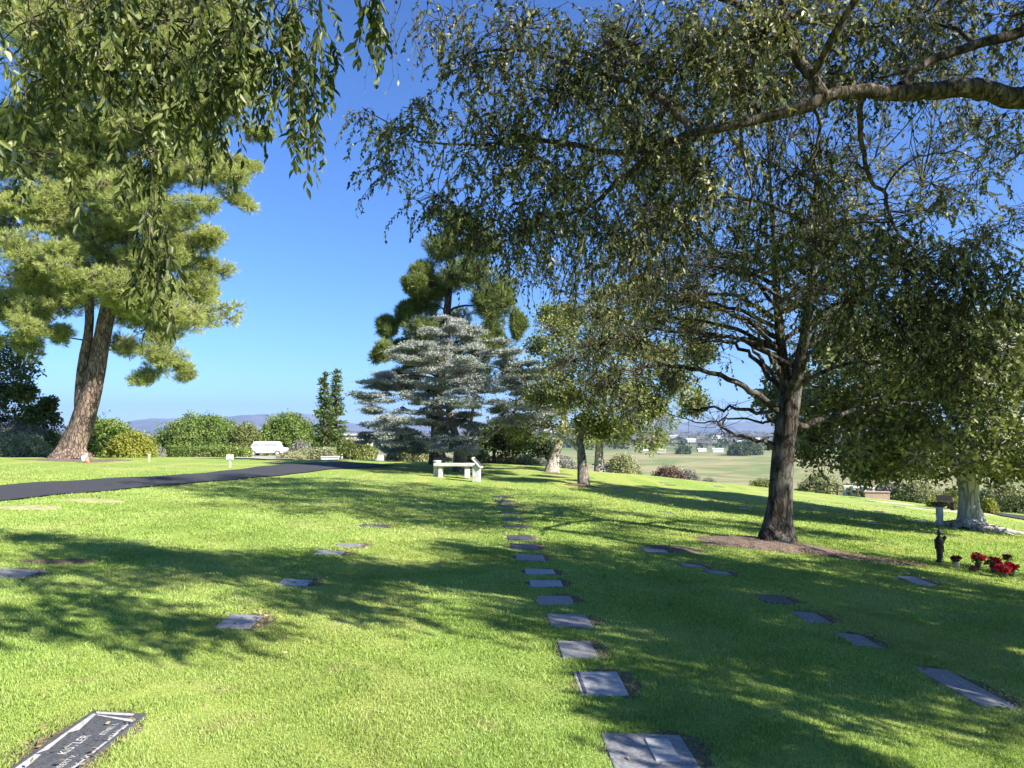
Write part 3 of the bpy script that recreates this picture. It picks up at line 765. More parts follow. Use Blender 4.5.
# fine bare twigs round the low left limb
st = np.array([q(*p) for p in [(722, 428), (730, 432), (716, 421), (705, 410), (735, 405), (690, 412), (745, 438), (725, 410)] * 6]); dirs = sphere_dirs(len(st)); tips = st + dirs * np.array([.55, .4, .35]) * RNG.uniform(.4, 1.2, (len(st), 1))
T.twigs(st.mean(0) * 0 + st[0], tips[:20], .006, .002)
p_ = np.stack([st, (st + tips) / 2 + RNG.normal(size=st.shape) * .04, tips], 1); T.limbs.tubes(p_, np.broadcast_to([.006, .004, .002], (len(st), 3)), 3)
T.finish(M['bark_mid'], M['feather_leaf'])

# ---- right tree, pale buttressed trunk
b1 = G(970, 529); D1 = b1.y; base = b1 + Vector((0, 0, -.22))
T = Tree('spreading_tree', base, 'broad dense tree with whitish buttressed trunk and visible roots at the right')
def q(px, py, dd=0): return tuple(P(px, py, D1 + dd))
T.trunk([base, q(970, 520), q(969, 508), q(969, 495), q(968, 482), q(962, 465)], [.32, .27, .23, .215, .22, .2], n=30, sides=28, flare=.75, lumps=.06)
for a_ in (-2.6, -1.9, -1.2, -.5, .1, .7, 2.6):          # surface roots
    dx, dy = math.cos(a_), math.sin(a_); Lr = random.uniform(.7, 1.3)
    pts = []
    for k in range(6):
        t = k / 5; x = base.x + dx * (.25 + Lr * t) + .08 * math.sin(5 * t + a_); y = base.y + dy * (.25 + Lr * t)
        pts.append((x, y, h(x, y) + .10 * (1 - t) ** 1.5 - .01))
    T.trunk(pts, [.13, .10, .08, .06, .045, .02], n=14, sides=8, grow=False)
for tgt in [(900, 440, -1.2), (1010, 435, .8), (940, 420, 1.6), (965, 400, 0), (870, 430, .6), (1040, 420, -1)]:
    T.limb([q(963, 472), q((963 + tgt[0]) / 2, 455, tgt[2] / 2), q(*tgt)], [.17, .12, .05], n=14)
k = 0
while k < 130:
    e = ellip(1, (4.0, 3.4, 2.6), .62)[0]
    c = np.array([base.x - .75 + e[0], base.y + e[1], base.z + 3.3 + e[2]])
    if c[2] < base.z + 1.75: continue
    k += 1
    T.reach(c, lift=.1, rmax=.05, end=.008)
    tufts(T, c, (.62, .62, .5), 40, 12, .085, .13, .042, out=.6, shell=.35, tw=(.012, .004))
for (px, py, rp) in [(830, 458, 26), (800, 440, 22), (870, 466, 20), (900, 470, 22), (945, 468, 20), (1000, 466, 22), (1024, 470, 22), (795, 415, 20), (840, 430, 24), (880, 445, 24), (920, 450, 24), (830, 400, 22), (870, 400, 24)]:
    c = np.array(q(px, py, -.6)); R = rp * D1 / F; T.reach(c, lift=.1, rmax=.03, end=.006)
    tufts(T, c, (R, R, R * .8), 26, 12, .085, .13, .042, out=.6, shell=.35, tw=(.01, .004))
T.finish(M['bark_white'], M['oak_leaf'])

# ---- large pine on the left
b2 = G(72, 459); D2 = b2.y; base = b2 + Vector((0, 0, -.1))
T = Tree('leaning_pine', base, 'massive leaning pine with thick twin trunk and bright needle clumps at the left')
def q(px, py, dd=0): return tuple(P(px, py, D2 + dd))
s = D2 / F
T.trunk([base, q(73, 447), q(81, 428), q(89, 402), q(95, 380), q(101, 345), q(108, 310), q(120, 270), q(135, 220), q(152, 165), q(168, 110)], np.array([14, 12.3, 11, 10, 8.5, 8, 7.5, 6.5, 5.2, 4, 2.5]) * s, n=46, sides=20, flare=.38, lumps=.045)
T.trunk([q(82, 420), q(81, 395), q(84, 360), q(89, 330), q(88, 295), q(75, 255), q(62, 200)], np.array([6.5, 5.5, 4.8, 4.2, 3.8, 3, 2]) * s, n=26, sides=12)
cl = [(30, 258, 36), (15, 305, 34), (-25, 220, 50), (60, 205, 40), (98, 238, 34), (130, 200, 42), (60, 130, 60), (10, 150, 50), (150, 128, 50), (200, 105, 44), (226, 178, 26), (244, 200, 15), (212, 158, 32), (196, 208, 22),
      (192, 248, 28), (200, 285, 27), (182, 318, 25), (152, 296, 34), (112, 288, 28), (70, 296, 30), (28, 345, 22), (60, 335, 18), (165, 352, 24), (184, 368, 14), (150, 374, 18), (128, 342, 20), (218, 238, 20), (220, 60, 46), (150, 50, 60), (80, 50, 70), (180, -10, 60),
      (240, 92, 24), (252, 130, 18), (40, 0, 70), (110, -40, 70), (230, 20, 36), (-50, 300, 50), (-60, 120, 60), (128, 262, 26), (45, 300, 24), (95, 180, 36), (165, 235, 28), (248, 165, 14), (-20, 350, 26), (105, 285, 18), (118, 305, 15), (100, 262, 20), (84, 290, 16), (60, 262, 24), (140, 255, 24), (175, 260, 24), (30, 320, 24), (160, 330, 22), (215, 270, 20), (180, 160, 34), (100, 150, 40)]
for _ in range(24):
    cl.append((random.uniform(-40, 215), random.uniform(90, 325), random.uniform(17, 28)))
for (px, py, rp) in cl:
    dd = random.uniform(-2.2, 2.2) if rp > 20 else random.uniform(-1, 1)
    c = np.array(q(px, py, dd)); R = rp * D2 / F
    T.reach(c, lift=.06, rmax=.14, end=.03, up_pen=.9)
    nsub = max(5, int(15 * (R / 1.2) ** 2))
    for e in ellip(nsub, (R * .8, R * .8, R * .62), .35):
        needles(T, c + e, (R * .36 + .18, R * .36 + .18, R * .24 + .12), 46, 22, .19, .0068, shell=.4, up=.45)
for k in range(16):       # back of the crown
    c = np.array([base.x + 2 + RNG.uniform(-4.5, 2.2), base.y + RNG.uniform(2, 5), base.z + RNG.uniform(6, 17)])
    T.reach(c, lift=.06, rmax=.12, end=.03)
    for e in ellip(5, (1.1, 1.1, .8), .3): needles(T, c + e, (.6, .6, .4), 36, 13, .24, .014)
T.finish(M['bark_pine'], M['pine'])

def simple_tree(name, basepx, depth, trunk_px, trunk_r, cl, label, mat, bark, mode='broad', leaf=.12, w=.035, tips=26, per=11, group=None, dv=1.0, base=None, cat='tree', sig=.09):
    """trunk_px: pixels; trunk_r in px; clusters (px, py, rx, ry[, dd])"""
    bb = base or GX(basepx, depth); s = depth / F
    T = Tree(name, bb + Vector((0, 0, -.08)), label, cat, group)
    pts = [tuple(bb + Vector((0, 0, -.08)))] + [tuple(P(a, b_, depth)) for a, b_ in trunk_px]
    T.trunk(pts, np.array(trunk_r) * s, n=20, sides=10, flare=.2)
    for c_ in cl:
        px, py, rx, ry = c_[:4]; px += random.uniform(-5, 5); py += random.uniform(-5, 5); k_ = random.uniform(.7, 1.3) if mode == 'broad' else 1; rx *= k_; ry *= k_; dd = c_[4] if len(c_) > 4 else random.uniform(-dv, dv)
        c = np.array(P(px, py, depth + dd)); Rx, Rz = rx * s, ry * s
        T.reach(c, lift=.08, rmax=.08, end=.012)
        if mode == 'broad':
            tufts(T, c, (Rx, Rx, Rz), tips, per, sig, leaf, w, out=.5, shell=.35, tw=(.015, .005))
        elif mode == 'pine':
            Rx *= .98; Rz *= 1.05
            for e in ellip(max(3, tips // 5), (Rx * .7, Rx * .7, Rz * .7), .3):
                needles(T, c + e, (Rx * .5, Rx * .5, Rz * .5), 44, 18, leaf, w, up=.6)
        elif mode == 'layer':                    # flat drooping sprays
            for e in ellip(max(4, tips // 3), (Rx, Rx, Rz * 2.3), .1):
                rr = Rx * .42
                off = ellip(44, (rr, rr, Rz * .16), .2); tp = c + e + off; tp[:, 2] -= .25 * (np.linalg.norm(off[:, :2], axis=1)) 
                T.twigs(c + e * .6, tp[::4], .015, .005)
                p = np.repeat(tp, per, 0) + RNG.normal(size=(len(tp) * per, 3)) * np.array([.10, .10, .02])
                d = norm(RNG.normal(size=p.shape) * np.array([1, 1, .6]) + np.array([0, 0, .3]))
                T.lv.add(p, d, leaf * RNG.uniform(.7, 1.2, len(p)), w)
    return T.finish(bark, mat)

# ---- tall dark pine behind the silver cedar
simple_tree('tall_pine', 437, 31, [(437, 440), (438, 400), (444, 340), (450, 280), (452, 245)], [8, 6, 5.5, 4.5, 3, 1.5],
            [(445, 250, 24, 20), (418, 272, 15, 14), (415, 287, 14, 12), (470, 280, 30, 22), (440, 290, 26, 18), (420, 300, 20, 13), (405, 312, 12, 12), (384, 333, 14, 15), (384, 350, 13, 13), (402, 348, 20, 12), (425, 325, 26, 16), (455, 320, 26, 18),
             (490, 305, 24, 20), (480, 345, 30, 20), (500, 335, 16, 24), (505, 368, 12, 14), (440, 355, 30, 16), (505, 290, 20, 20), (520, 320, 10, 16), (455, 225, 16, 14), (480, 245, 20, 20), (410, 375, 24, 14), (470, 380, 30, 20)],
            'tall dark green pine rising above and behind the silvery cedar', M['dark_pine'], M['bark_dark'], 'pine', leaf=.22, w=.0085, tips=64, dv=1.2)
# ---- silver blue cedar
simple_tree('blue_cedar', 458, 27, [(458, 452), (457, 440), (450, 415), (446, 385), (448, 350), (450, 322)], [5.5, 4.2, 4, 3.4, 2.6, 1.8, 1],
            [(452, 325, 16, 8), (440, 338, 26, 9), (472, 336, 22, 8), (405, 348, 24, 8), (430, 355, 28, 9), (470, 358, 28, 9), (500, 350, 20, 8), (378, 372, 22, 8), (405, 374, 30, 10), (440, 378, 30, 10), (480, 378, 28, 10), (515, 376, 22, 9),
             (372, 396, 20, 9), (400, 398, 30, 10), (432, 402, 30, 10), (468, 400, 30, 11), (503, 400, 24, 10), (535, 398, 22, 9), (376, 420, 24, 9), (408, 420, 28, 10), (440, 424, 26, 9), (476, 420, 24, 9), (390, 440, 24, 8), (420, 441, 22, 8), (370, 440, 16, 7), (440, 444, 18, 7), (470, 440, 16, 8), (545, 385, 22, 10), (535, 420, 20, 10), (555, 405, 20, 10)],
            'silvery blue cedar with drooping layered boughs behind the stone bench', M['cedar'], M['bark_grey'], 'layer', leaf=.10, w=.012, tips=30, per=17, dv=2.2)
T = Tree('bare_limb_tree', GX(466, 27.6), 'pale forked trunk beside the cedar with one long bare limb reaching right')
s = 27.6 / F
T.trunk([tuple(GX(463, 27.6) - Vector((0, 0, .08))), tuple(P(463, 455, 27.6)), tuple(P(462, 445, 27.6))], [5 * s, 4 * s, 3.4 * s])
T.limb([P(462, 448, 27.6), P(475, 444, 27.5), P(492, 434, 27.4), P(505, 422, 27.3), P(518, 406, 27.2), P(525, 390, 27.2)], np.array([2.2, 2, 1.8, 1.6, 1.2, .6]) * s)
T.limb([P(462, 447, 27.6), P(470, 425, 27.6), P(474, 405, 27.6), P(482, 385, 27.6)], np.array([2.2, 1.8, 1.4, .6]) * s)
T.limb([P(461, 447, 27.6), P(450, 436, 27.6), P(444, 430, 27.6)], np.array([2.2, 1.6, .8]) * s)
for px, py in [(525, 392), (518, 405), (486, 388), (500, 380), (540, 395)]:
    c = np.array(P(px, py, 27.3)); tufts(T, c, (.5, .5, .35), 24, 9, .08, .12, .015, twig=True)
T.finish(M['bark_pale'], M['cedar'])

# ---- middle trees
simple_tree('broken_limb_tree', 583, D0 * 0 + G(583, 485).y, [(582, 465), (581, 450), (580, 440), (586, 420), (592, 395)], [6, 4.6, 4.0, 3.4, 2.4, 1.2],
            [(600, 420, 22, 16), (572, 398, 24, 16, 1), (585, 424, 13, 9, -1.0), (603, 432, 13, 8, -.8), (625, 405, 24, 18), (600, 380, 30, 20), (560, 375, 24, 18), (640, 375, 26, 20), (590, 345, 28, 20), (625, 340, 26, 20), (560, 340, 22, 18), (660, 350, 22, 18), (600, 315, 26, 16), (645, 410, 18, 16), (575, 310, 20, 14), (670, 385, 18, 18), (650, 320, 20, 14), (690, 325, 18, 12), (705, 350, 14, 10), (640, 290, 22, 12), (545, 315, 16, 12), (610, 290, 22, 12), (690, 400, 12, 10), (655, 405, 20, 12), (540, 395, 14, 12, 1)],
            'small tree with grey trunk and a pale broken limb stub, nearest of the middle trees', M['olive'], M['bark_grey'], leaf=.11, w=.032, tips=80, per=12, dv=1.6)
T = bpy.data.objects['broken_limb_tree']; d = G(583, 485).y
W = Wood(); p_, r_ = curve([P(579, 450, d), P(570, 442, d), P(559, 436, d), P(549, 431.5, d), P(543, 431, d)], 14, np.array([2.6, 2.2, 2.0, 2.0, 1.6]) * d / F); W.tubes(p_, r_, 8)
p_, r_ = curve([P(549, 431.5, d), P(548, 429, d), P(551, 427.6, d)], 5, np.array([1.2, .9, .6]) * d / F); W.tubes(p_, r_, 6)
o = W.build('broken_limb', M['bark_white'], T, T.location); o['label'] = 'pale barkless broken limb'
simple_tree('leaning_trunk_tree', 551, 29, [(554, 458), (558, 445), (562, 432), (568, 400), (575, 360)], [7, 5, 4.3, 4, 3, 1.5],
            [(545, 425, 20, 14), (520, 430, 22, 14), (550, 400, 26, 18), (585, 430, 22, 12), (530, 385, 20, 18), (580, 395, 26, 20), (560, 365, 26, 18), (600, 360, 30, 20), (540, 350, 18, 14), (565, 325, 24, 16), (610, 325, 24, 16), (630, 395, 24, 16)],
            'tree with pale leaning trunk left of the broken-limbed tree', M['olive'], M['bark_pale'], leaf=.14, w=.04, tips=70, per=11, dv=1.8)
simple_tree('white_trunk_tree', 599, 33, [(599, 455), (600, 440), (603, 420), (606, 380)], [5.5, 4.2, 3.6, 3, 1.5],
            [(600, 425, 24, 12), (630, 425, 22, 14), (655, 415, 22, 16), (640, 390, 26, 20), (680, 385, 22, 20), (665, 355, 26, 20), (690, 350, 18, 20), (610, 395, 26, 18), (630, 350, 26, 18), (650, 440, 14, 12), (615, 440, 14, 8)],
            'tree with whitish trunk standing behind the pale gravel mound', M['olive'], M['bark_pale'], leaf=.15, w=.045, tips=70, per=11, dv=2)
simple_tree('umbrella_tree', 493, 36, [(494, 458), (494, 450), (496, 440)], [2.2, 1.8, 1.6, 1],
            [(495, 438, 18, 9), (480, 444, 14, 6), (510, 442, 16, 8), (500, 428, 18, 9), (525, 436, 16, 10), (540, 445, 14, 8), (515, 425, 16, 10), (478, 440, 10, 5)],
            'low dark umbrella-shaped tree on a thin trunk right of the cedar', M['dark_bush'], M['bark_dark'], leaf=.16, w=.05, tips=80, per=12, dv=1.2)
# ---- dark tree at the left edge
simple_tree('dark_edge_tree', -15, 36, [(-15, 440), (-12, 410), (-10, 370), (-10, 340)], [8, 6, 5, 4, 2],
            [(5, 345, 24, 16), (20, 372, 22, 14), (0, 385, 26, 18), (28, 395, 18, 12), (-25, 360, 26, 20), (10, 415, 26, 14), (35, 412, 16, 10), (42, 420, 14, 12), (-25, 410, 26, 20), (25, 432, 20, 8), (-50, 385, 26, 24), (15, 395, 20, 12), (50, 408, 8, 6), (-30, 330, 20, 14)],
            'dark evergreen tree cut off by the left edge of the photo', M['dark_bush'], M['bark_dark'], leaf=.17, w=.055, tips=90, per=12, dv=1.6)

# ---- bushes and round trees
def bush(name, px, depth, wpx, hpx, label, mat, leaf=.12, w=.04, group=None, n=None, cat='bush', base=None, flat=1.0, dens=1.0, boxy=False, trunk=False, rz=0, deep=1.0, sink=0):
    bb = base or GX(px, depth); s = depth / F
    Rx, Rz = wpx * s / 2, hpx * s
    bb = bb - Vector((0, 0, sink))
    T = Tree(name, bb, label, cat, group)
    Ry = Rx * flat
    area = (Rx * Ry + Rx * Rz * 2)
    lsz = leaf * w
    ntip = int(min(7000, max(90, 3.6 * dens * area * 1.6 / (lsz * 4))))
    if boxy:
        u = RNG.uniform(-1, 1, (ntip, 3)); k = RNG.integers(0, 3, ntip); 
        u[np.arange(ntip), k] = np.sign(u[np.arange(ntip), k]); 
        off = u * np.array([Rx, Ry, Rz * .5]) + np.array([0, 0, Rz * .5]); dirs = u
        off[:, 2] += .06 * np.sin(off[:, 0] * 2)
    else:
        d = sphere_dirs(ntip); d[:, 2] = np.abs(d[:, 2]) * 1.0
        ang = np.arctan2(d[:, 1], d[:, 0])
        lump = 1 + .07 * np.sin(5 * ang + 3 * d[:, 2] + px) + .06 * np.sin(9 * ang - 6 * d[:, 2]) + .05 * np.sin(17 * ang + 11 * d[:, 2]) + .04 * RNG.normal(size=ntip)
        off = d * np.array([Rx, Ry, Rz * .95]) * (lump * (.72 + .28 * RNG.random(ntip) ** .5))[:, None]; dirs = d
        off[:, 2] = off[:, 2] + .05 * Rz
    tips = np.array(bb) + off
    for a_ in range(3 + int(Rx)):
        e = np.array(bb) + ellip(1, (Rx * .7, Ry * .7, Rz * .3), .3)[0] + np.array([0, 0, Rz * .55]); p0 = np.array([bb.x + (a_ - 1) * .05 * Rx, bb.y, bb.z - .05])
        T.limbs.tubes(curve([p0, (p0 + e) / 2, e], 6), np.linspace(.02 + .03 * Rx, .01, 6), 5)
        T.sk.append((*e, .02))
    T.twigs(np.array(bb) + np.array([0, 0, Rz * .3]), tips[::max(1, ntip // 60)], .012, .004)
    per = 6
    p = np.repeat(tips, per, 0) + RNG.normal(size=(ntip * per, 3)) * leaf * .6
    dd = norm(np.repeat(norm(dirs), per, 0) * .7 + RNG.normal(size=p.shape) * .7)
    T.lv.add(p, dd, leaf * RNG.uniform(.7, 1.2, len(p)), w, False, np.repeat(norm(dirs), per, 0) + RNG.normal(size=p.shape) * .6 + np.array([0, 0, .3]))
    T.finish(M['bark_grey'], mat, crown='foliage', branches='stems')
    T.root.rotation_euler = (0, 0, rz)
    return T.root
bush('round_tree', 102, 40, 66, 36, 'rounded green tree right of the leaning pine trunk', M['green_bush'], .16, .055, cat='tree')
bush('yellow_bush', 134, 36, 42, 24, 'bright yellow-green bush in front of the rounded green tree', M['yellow_bush'], .10, .036)
bush('round_tree', 203, 96, 88, 38, 'wide domed green tree left of the white parked car', M['green_bush'], .26, .09, cat='tree')
bush('yellow_tree', 246, 94, 34, 30, 'small yellowish tree at the right side of the wide domed tree', M['olive'], .24, .08, cat='tree')
bush('round_tree', 288, 99, 60, 40, 'domed deep green tree behind the white parked car, left of the conifers', M['green_bush'], .26, .09, cat='tree')
bush('grey_shrub', 301, 48, 22, 16, 'grey leafless-looking shrub above the clipped hedge', M['grey_bush'], .10, .03)
bush('clipped_hedge', 210, 46, 76, 9, 'long low green hedge in front of the wide domed tree', M['green_bush'], .10, .036, cat='hedge', flat=.25, boxy=True)
bush('clipped_hedge', 317, 42, 34, 11, 'pale green clipped hedge beside the road bend under the conifers', M['pale_bush'], .09, .032, cat='hedge', flat=.4, boxy=True)
bush('low_shrub', 292, 41, 26, 7, 'low spreading shrub in front of the white parked car', M['pale_bush'], .08, .028)
bush('shrub', 20, 33, 56, 20, 'pale olive shrub along the left edge under the dark tree', M['pale_bush'], .11, .035)
bush('silver_shrub', 22, 35, 46, 34, 'silvery grey shrub in front of the dark edge tree', M['grey_bush'], .11, .035)
bush('shrub', 52, 36, 34, 24, 'green shrub left of the leaning pine trunk', M['olive'], .11, .04)
bush('grey_shrub', 155, 44, 20, 10, 'small grey shrub right of the yellow-green bush', M['grey_bush'], .09, .03)
bush('shrub', 362, 38, 30, 18, 'green shrub left of the cedar beside the small pale block', M['olive'], .12, .04)
bush('shrub', 412, 34, 44, 22, 'rounded green shrub under the left boughs of the cedar', M['pale_bush'], .11, .038)
bush('shrub', 350, 46, 22, 24, 'tawny green shrub just right of the paired conifers', M['olive'], .12, .04)
bush('shrub', 475, 38, 36, 16, 'yellowish shrub behind the stone bench', M['pale_bush'], .1, .035)
bush('shrub', 515, 38, 50, 14, 'pale scrub between the umbrella tree and the leaning trunk', M['pale_bush'], .1, .03)
bush('shrub', 552, 42, 50, 22, 'greyish scrub behind the leaning pale trunk', M['grey_bush'], .1, .03)
bush('shrub', 622, 38, 34, 24, 'pale scrub at the right of the whitish trunk', M['pale_bush'], .1, .03)
bush('purple_shrub', 668, 38, 38, 22, 'dusky purple-brown shrub at the edge of the lawn', M['purple_bush'], .09, .028, sink=.2)
bush('shrub', 686, 40, 30, 26, 'grey-green shrub at the right of the purple-brown shrub', M['grey_bush'], .09, .028, sink=.3)
bush('round_shrub', 708, 40, 20, 19, 'small rounded mauve-grey shrub beyond the lawn edge', M['grey_bush'], .08, .026, sink=.2)
bush('shrub', 762, 36, 40, 20, 'tawny shrub just left of the central trunk', M['olive'], .09, .03, sink=.3)
bush('shrub', 745, 40, 44, 10, 'low dark scrub left of the central trunk', M['dark_bush'], .09, .03, sink=.1)
for i_, (px, d, w_, h_, mt, lb) in enumerate([(818, 34, 44, 26, 'pale_bush', 'pale scrub behind the dark rail fence'), (858, 35, 44, 26, 'pale_bush', 'pale scrub behind the row of white tables'), (888, 32, 36, 22, 'grey_bush', 'mauve-grey scrub right of the pink brick wall'),
        (915, 31, 40, 26, 'pale_bush', 'tall pale scrub behind the dark bench'), (905, 30, 40, 11, 'dark_bush', 'dark low scrub at the foot of the mauve-grey scrub'), (955, 31, 40, 24, 'olive', 'green scrub behind the whitish buttressed trunk'), (1000, 30, 50, 30, 'pale_bush', 'pale leafy scrub above the dark clipped hedge'), (1045, 29, 44, 30, 'pale_bush', 'pale scrub at the far right edge')]):
    bush('shrub', px, d, w_, h_, lb, M[mt], .085, .028, sink=.15, group='scrub along the lower edge of the lawn')
bush('clipped_hedge', 1012, 27.2, 50, 13, 'dark clipped hedge beyond the path at the right edge', M['dark_bush'], .07, .026, cat='hedge', flat=.35, boxy=True)
bush('ball_shrub', 985, 25.5, 15, 13, 'small yellow-green ball shrub right of the whitish trunk', M['yellow_bush'], .06, .024)
bush('ball_shrub', 931, 26.5, 11, 8, 'small yellow-green ball shrub left of the dark bench', M['yellow_bush'], .06, .024)
bush('ball_shrub', 952, 26.3, 14, 9, 'small yellow-green ball shrub right of the dark bench', M['yellow_bush'], .06, .024)

# ---- paired conifers
def conifer(px, depth, top_py, wpx, label):
    bb = GX(px, depth); T = Tree('conifer', bb, label, 'tree', 'paired conifers at the road bend'); s = depth / F
    top = np.array(P(px, top_py, depth)); Ht = top[2] - bb.z
    T.trunk([tuple(bb - Vector((0, 0, .1))), tuple((np.array(bb) + top) / 2), tuple(top)], [3 * s, 1.8 * s, .5 * s])
    zs = np.arange(.5, Ht - .1, .32)
    for z in zs:
        R = wpx * s * .5 * (1 - z / Ht) ** 1.05 * (1 + .15 * math.sin(z * 5)) + .05; nb = 9
        for k in range(nb):
            a_ = RNG.uniform(0, 2 * PI); dr = np.array([math.cos(a_), math.sin(a_), 0]); r = R * RNG.uniform(.7, 1.15)
            p0 = np.array([bb.x, bb.y, bb.z + z]); p1 = p0 + dr * r + np.array([0, 0, .12 * r])
            T.limbs.tubes(np.stack([p0, (p0 + p1) / 2 - np.array([0, 0, .05 * r]), p1]), np.array([.03, .02, .008]), 3)
            n = int(22 * r / .8) + 6; t = RNG.uniform(.15, 1.05, (n, 1)); pp_ = p0 + (p1 - p0) * t + RNG.normal(size=(n, 3)) * np.array([.1, .1, .06])
            T.lv.add(pp_, dr + RNG.normal(size=(n, 3)) * .6 + np.array([0, 0, .35]), .26, .05)
    T.finish(M['bark_dark'], M['far_conifer'])
conifer(325, 50, 371, 26, 'taller left one of the paired narrow conifers')
conifer(336, 51, 368, 26, 'right one of the paired narrow conifers at the road bend')

# ---------------------------------------------------------------- built things
def parked_car(px, depth):
    g = GX(px, depth); r = empty('parked_car', g, 'white parked car with tall cabin seen side-on in front of the domed trees', 'car', rz=.06)
    def prism(pts, w, name, mat, parent, bev=.04, x=0, y=0):
        bm = bmesh.new(); a = [bm.verts.new((p[0] + x, -w / 2 + y, p[1])) for p in pts]; b_ = [bm.verts.new((p[0] + x, w / 2 + y, p[1])) for p in pts]; n = len(pts)
        bm.faces.new(a); bm.faces.new(b_[::-1])
        for k in range(n): bm.faces.new((a[k], b_[k], b_[(k + 1) % n], a[(k + 1) % n]))
        if bev: bmesh.ops.bevel(bm, geom=list(bm.edges), offset=bev, segments=2, affect='EDGES')
        return bm_obj(name, bm, mat, parent)
    prism([(-2.2, .35), (2.2, .35), (2.25, .6), (2.2, .92), (1.5, 1.0), (-1.75, 1.0), (-2.2, .88), (-2.28, .6)], 1.8, 'body', M['car_white'], r)
    prism([(-1.72, 1.003), (1.62, 1.003), (1.35, 1.66), (-1.3, 1.68)], 1.6, 'cabin', M['car_white'], r, .06)
    for sy in (-1, 1):
        for x0, x1 in ((-1.45, -.25), (-.12, 1.3)):
            prism([(x0, 1.1), (x1, 1.1), (x1 - .12 * (x1 > 1), 1.5), (x0 + .14 * (x0 < -1), 1.5)], .01, 'window', M['car_glass'], r, 0, 0, sy * .808)
        for x0 in (-1.35, 1.4):
            bm = bmesh.new(); lathe_bm(bm, [(.2, -.1), (.33, -.1), (.34, -.06), (.34, .06), (.33, .1), (.2, .1)], seg=24); bmesh.ops.transform(bm, matrix=Matrix.Translation((x0, sy * .86, .34)) @ Matrix.Rotation(PI / 2, 4, 'X'), verts=bm.verts); w = bm_obj('wheel', bm, M['dark_stone'], r)
            bm = bmesh.new(); lathe_bm(bm, [(.19, -.11), (.19, .11)], seg=20); bmesh.ops.transform(bm, matrix=Matrix.Translation((x0, sy * .86, .34)) @ Matrix.Rotation(PI / 2, 4, 'X'), verts=bm.verts); bm_obj('rim', bm, M['stone'], w)
        box('headlight', (.06, .3, .12), (-2.24, sy * .6, .72), M['stone'], r, .01)
        box('door_handle', (.16, .02, .03), (.05, sy * .912, .9), M['stone'], r, .004)
M['car_white'] = plain_mat('white_car_paint', (.72, .72, .71), (.78, .78, .77), 2, .3, bump=0, spec=.5)
M['car_glass'] = plain_mat('bright_car_glass', (.30, .33, .35), (.40, .43, .45), 2, .08, bump=0, spec=.9)
parked_car(268, 86)

def bench(g, rz):
    r = empty('stone_bench', g, 'pale cast stone bench on two legs standing under the cedar', 'bench', rz=rz)
    box('seat', (1.25, .42, .09), (0, 0, .42), M['stone'], r, .015)
    for sx in (-.42, .42): box('leg', (.14, .34, .375), (sx, 0, .1875), M['stone'], r, .02, taper=.85)
g = G(454, 478)
bench(g, -.1)
g = G(437, 476.5); r = empty('stone_urn', g, 'pale stone urn on a square pedestal at the left end of the bench', 'urn')
box('pedestal', (.22, .22, .33), (0, 0, .165), M['stone'], r, .012, taper=.9)
bm = bmesh.new(); lathe_bm(bm, [(.07, .332), (.04, .36), (.06, .385), (.12, .45), (.14, .50), (.11, .51), (.07, .505)]); bm_obj('urn_bowl', bm, M['stone'], r, smooth_=True)
g = G(476.5, 482); r = empty('reading_lectern', g, 'pale stone lectern with slanted dark plaque right of the bench', 'lectern', rz=-.15)
box('pillar', (.22, .24, .50), (0, 0, .25), M['stone'], r, .015)
rot = Matrix.Rotation(math.radians(48), 4, 'Y')
box('slanted_top', (.42, .36, .05), (.02, 0, .57), M['stone'], r, .008, rot=rot)
box('plaque', (.33, .29, .012), (.017, 0, .57), M['dark_stone'], r, .002, rot=Matrix.Translation((-.0, 0, 0)) @ rot @ Matrix.Translation((0, 0, .033)))
# pale little blocks near the hedge
for (px, d, sz, lb, mt) in [(392, 36, (.42, .3, .62), 'small pinkish stone block under the cedar at the left', 'brick'), (381, 36, (.34, .3, .3), 'low white stone block beside the pinkish block', 'white_stone')]:
    g = GX(px, d); r = empty('stone_marker', g, lb, 'marker'); box('block', sz, (0, 0, sz[2] / 2), M[mt], r, .03, taper=.85); box('foot', (sz[0] + .1, sz[1] + .1, .06), (0, 0, .027), M['stone'], r, .01)
# small building with pillar by the gravel mound
g = GX(600, 34); r = empty('stone_shrine', g, 'small grey-white stone shrine with flat cap in front of the whitish trunk', 'shrine')
box('body', (.42, .36, .34), (0, 0, .17), M['white_stone'], r, .02); box('cap', (.75, .5, .05), (0, 0, .37), M['stone'], r, .015); box('side_panel', (.12, .32, .30), (.275, 0, .15), M['granite_dark'], r, .01)
# stone drum / pedestal at the right
g = G(940, 525.5); r = empty('bird_bath', g, 'pale stone birdbath with wide dark basin left of the buttressed trunk', 'birdbath')
bm = bmesh.new(); lathe_bm(bm, [(.16, 0), (.16, .05), (.11, .09), (.075, .14), (.085, .3), (.08, .42), (.12, .47)]); bm_obj('column', bm, M['white_stone'], r, smooth_=True)
bm = bmesh.new(); lathe_bm(bm, [(.13, .472), (.18, .52), (.20, .56), (.19, .565), (.2, .54), (.05, .525)]); bm_obj('basin', bm, M['bark_grey'], r, smooth_=True)
g = GX(943, 25.2); r = empty('dark_bench', g, 'dark slatted bench on a pale slab under the big right tree', 'bench', rz=-.1)
box('seat', (.5, .3, .05), (0, 0, .30), M['bronze'], r, .008); box('backrest', (.5, .05, .18), (0, .15, .42), M['bronze'], r, .008)
for sx in (-.2, .2): box('leg', (.05, .26, .275), (sx, 0, .1375), M['dark_wood'], r, .005)
g = GX(945, 24.9); tag(patch('slab', g, 1.6, .35, -.1, M['sand'], .03, 0, 21), kind='structure')
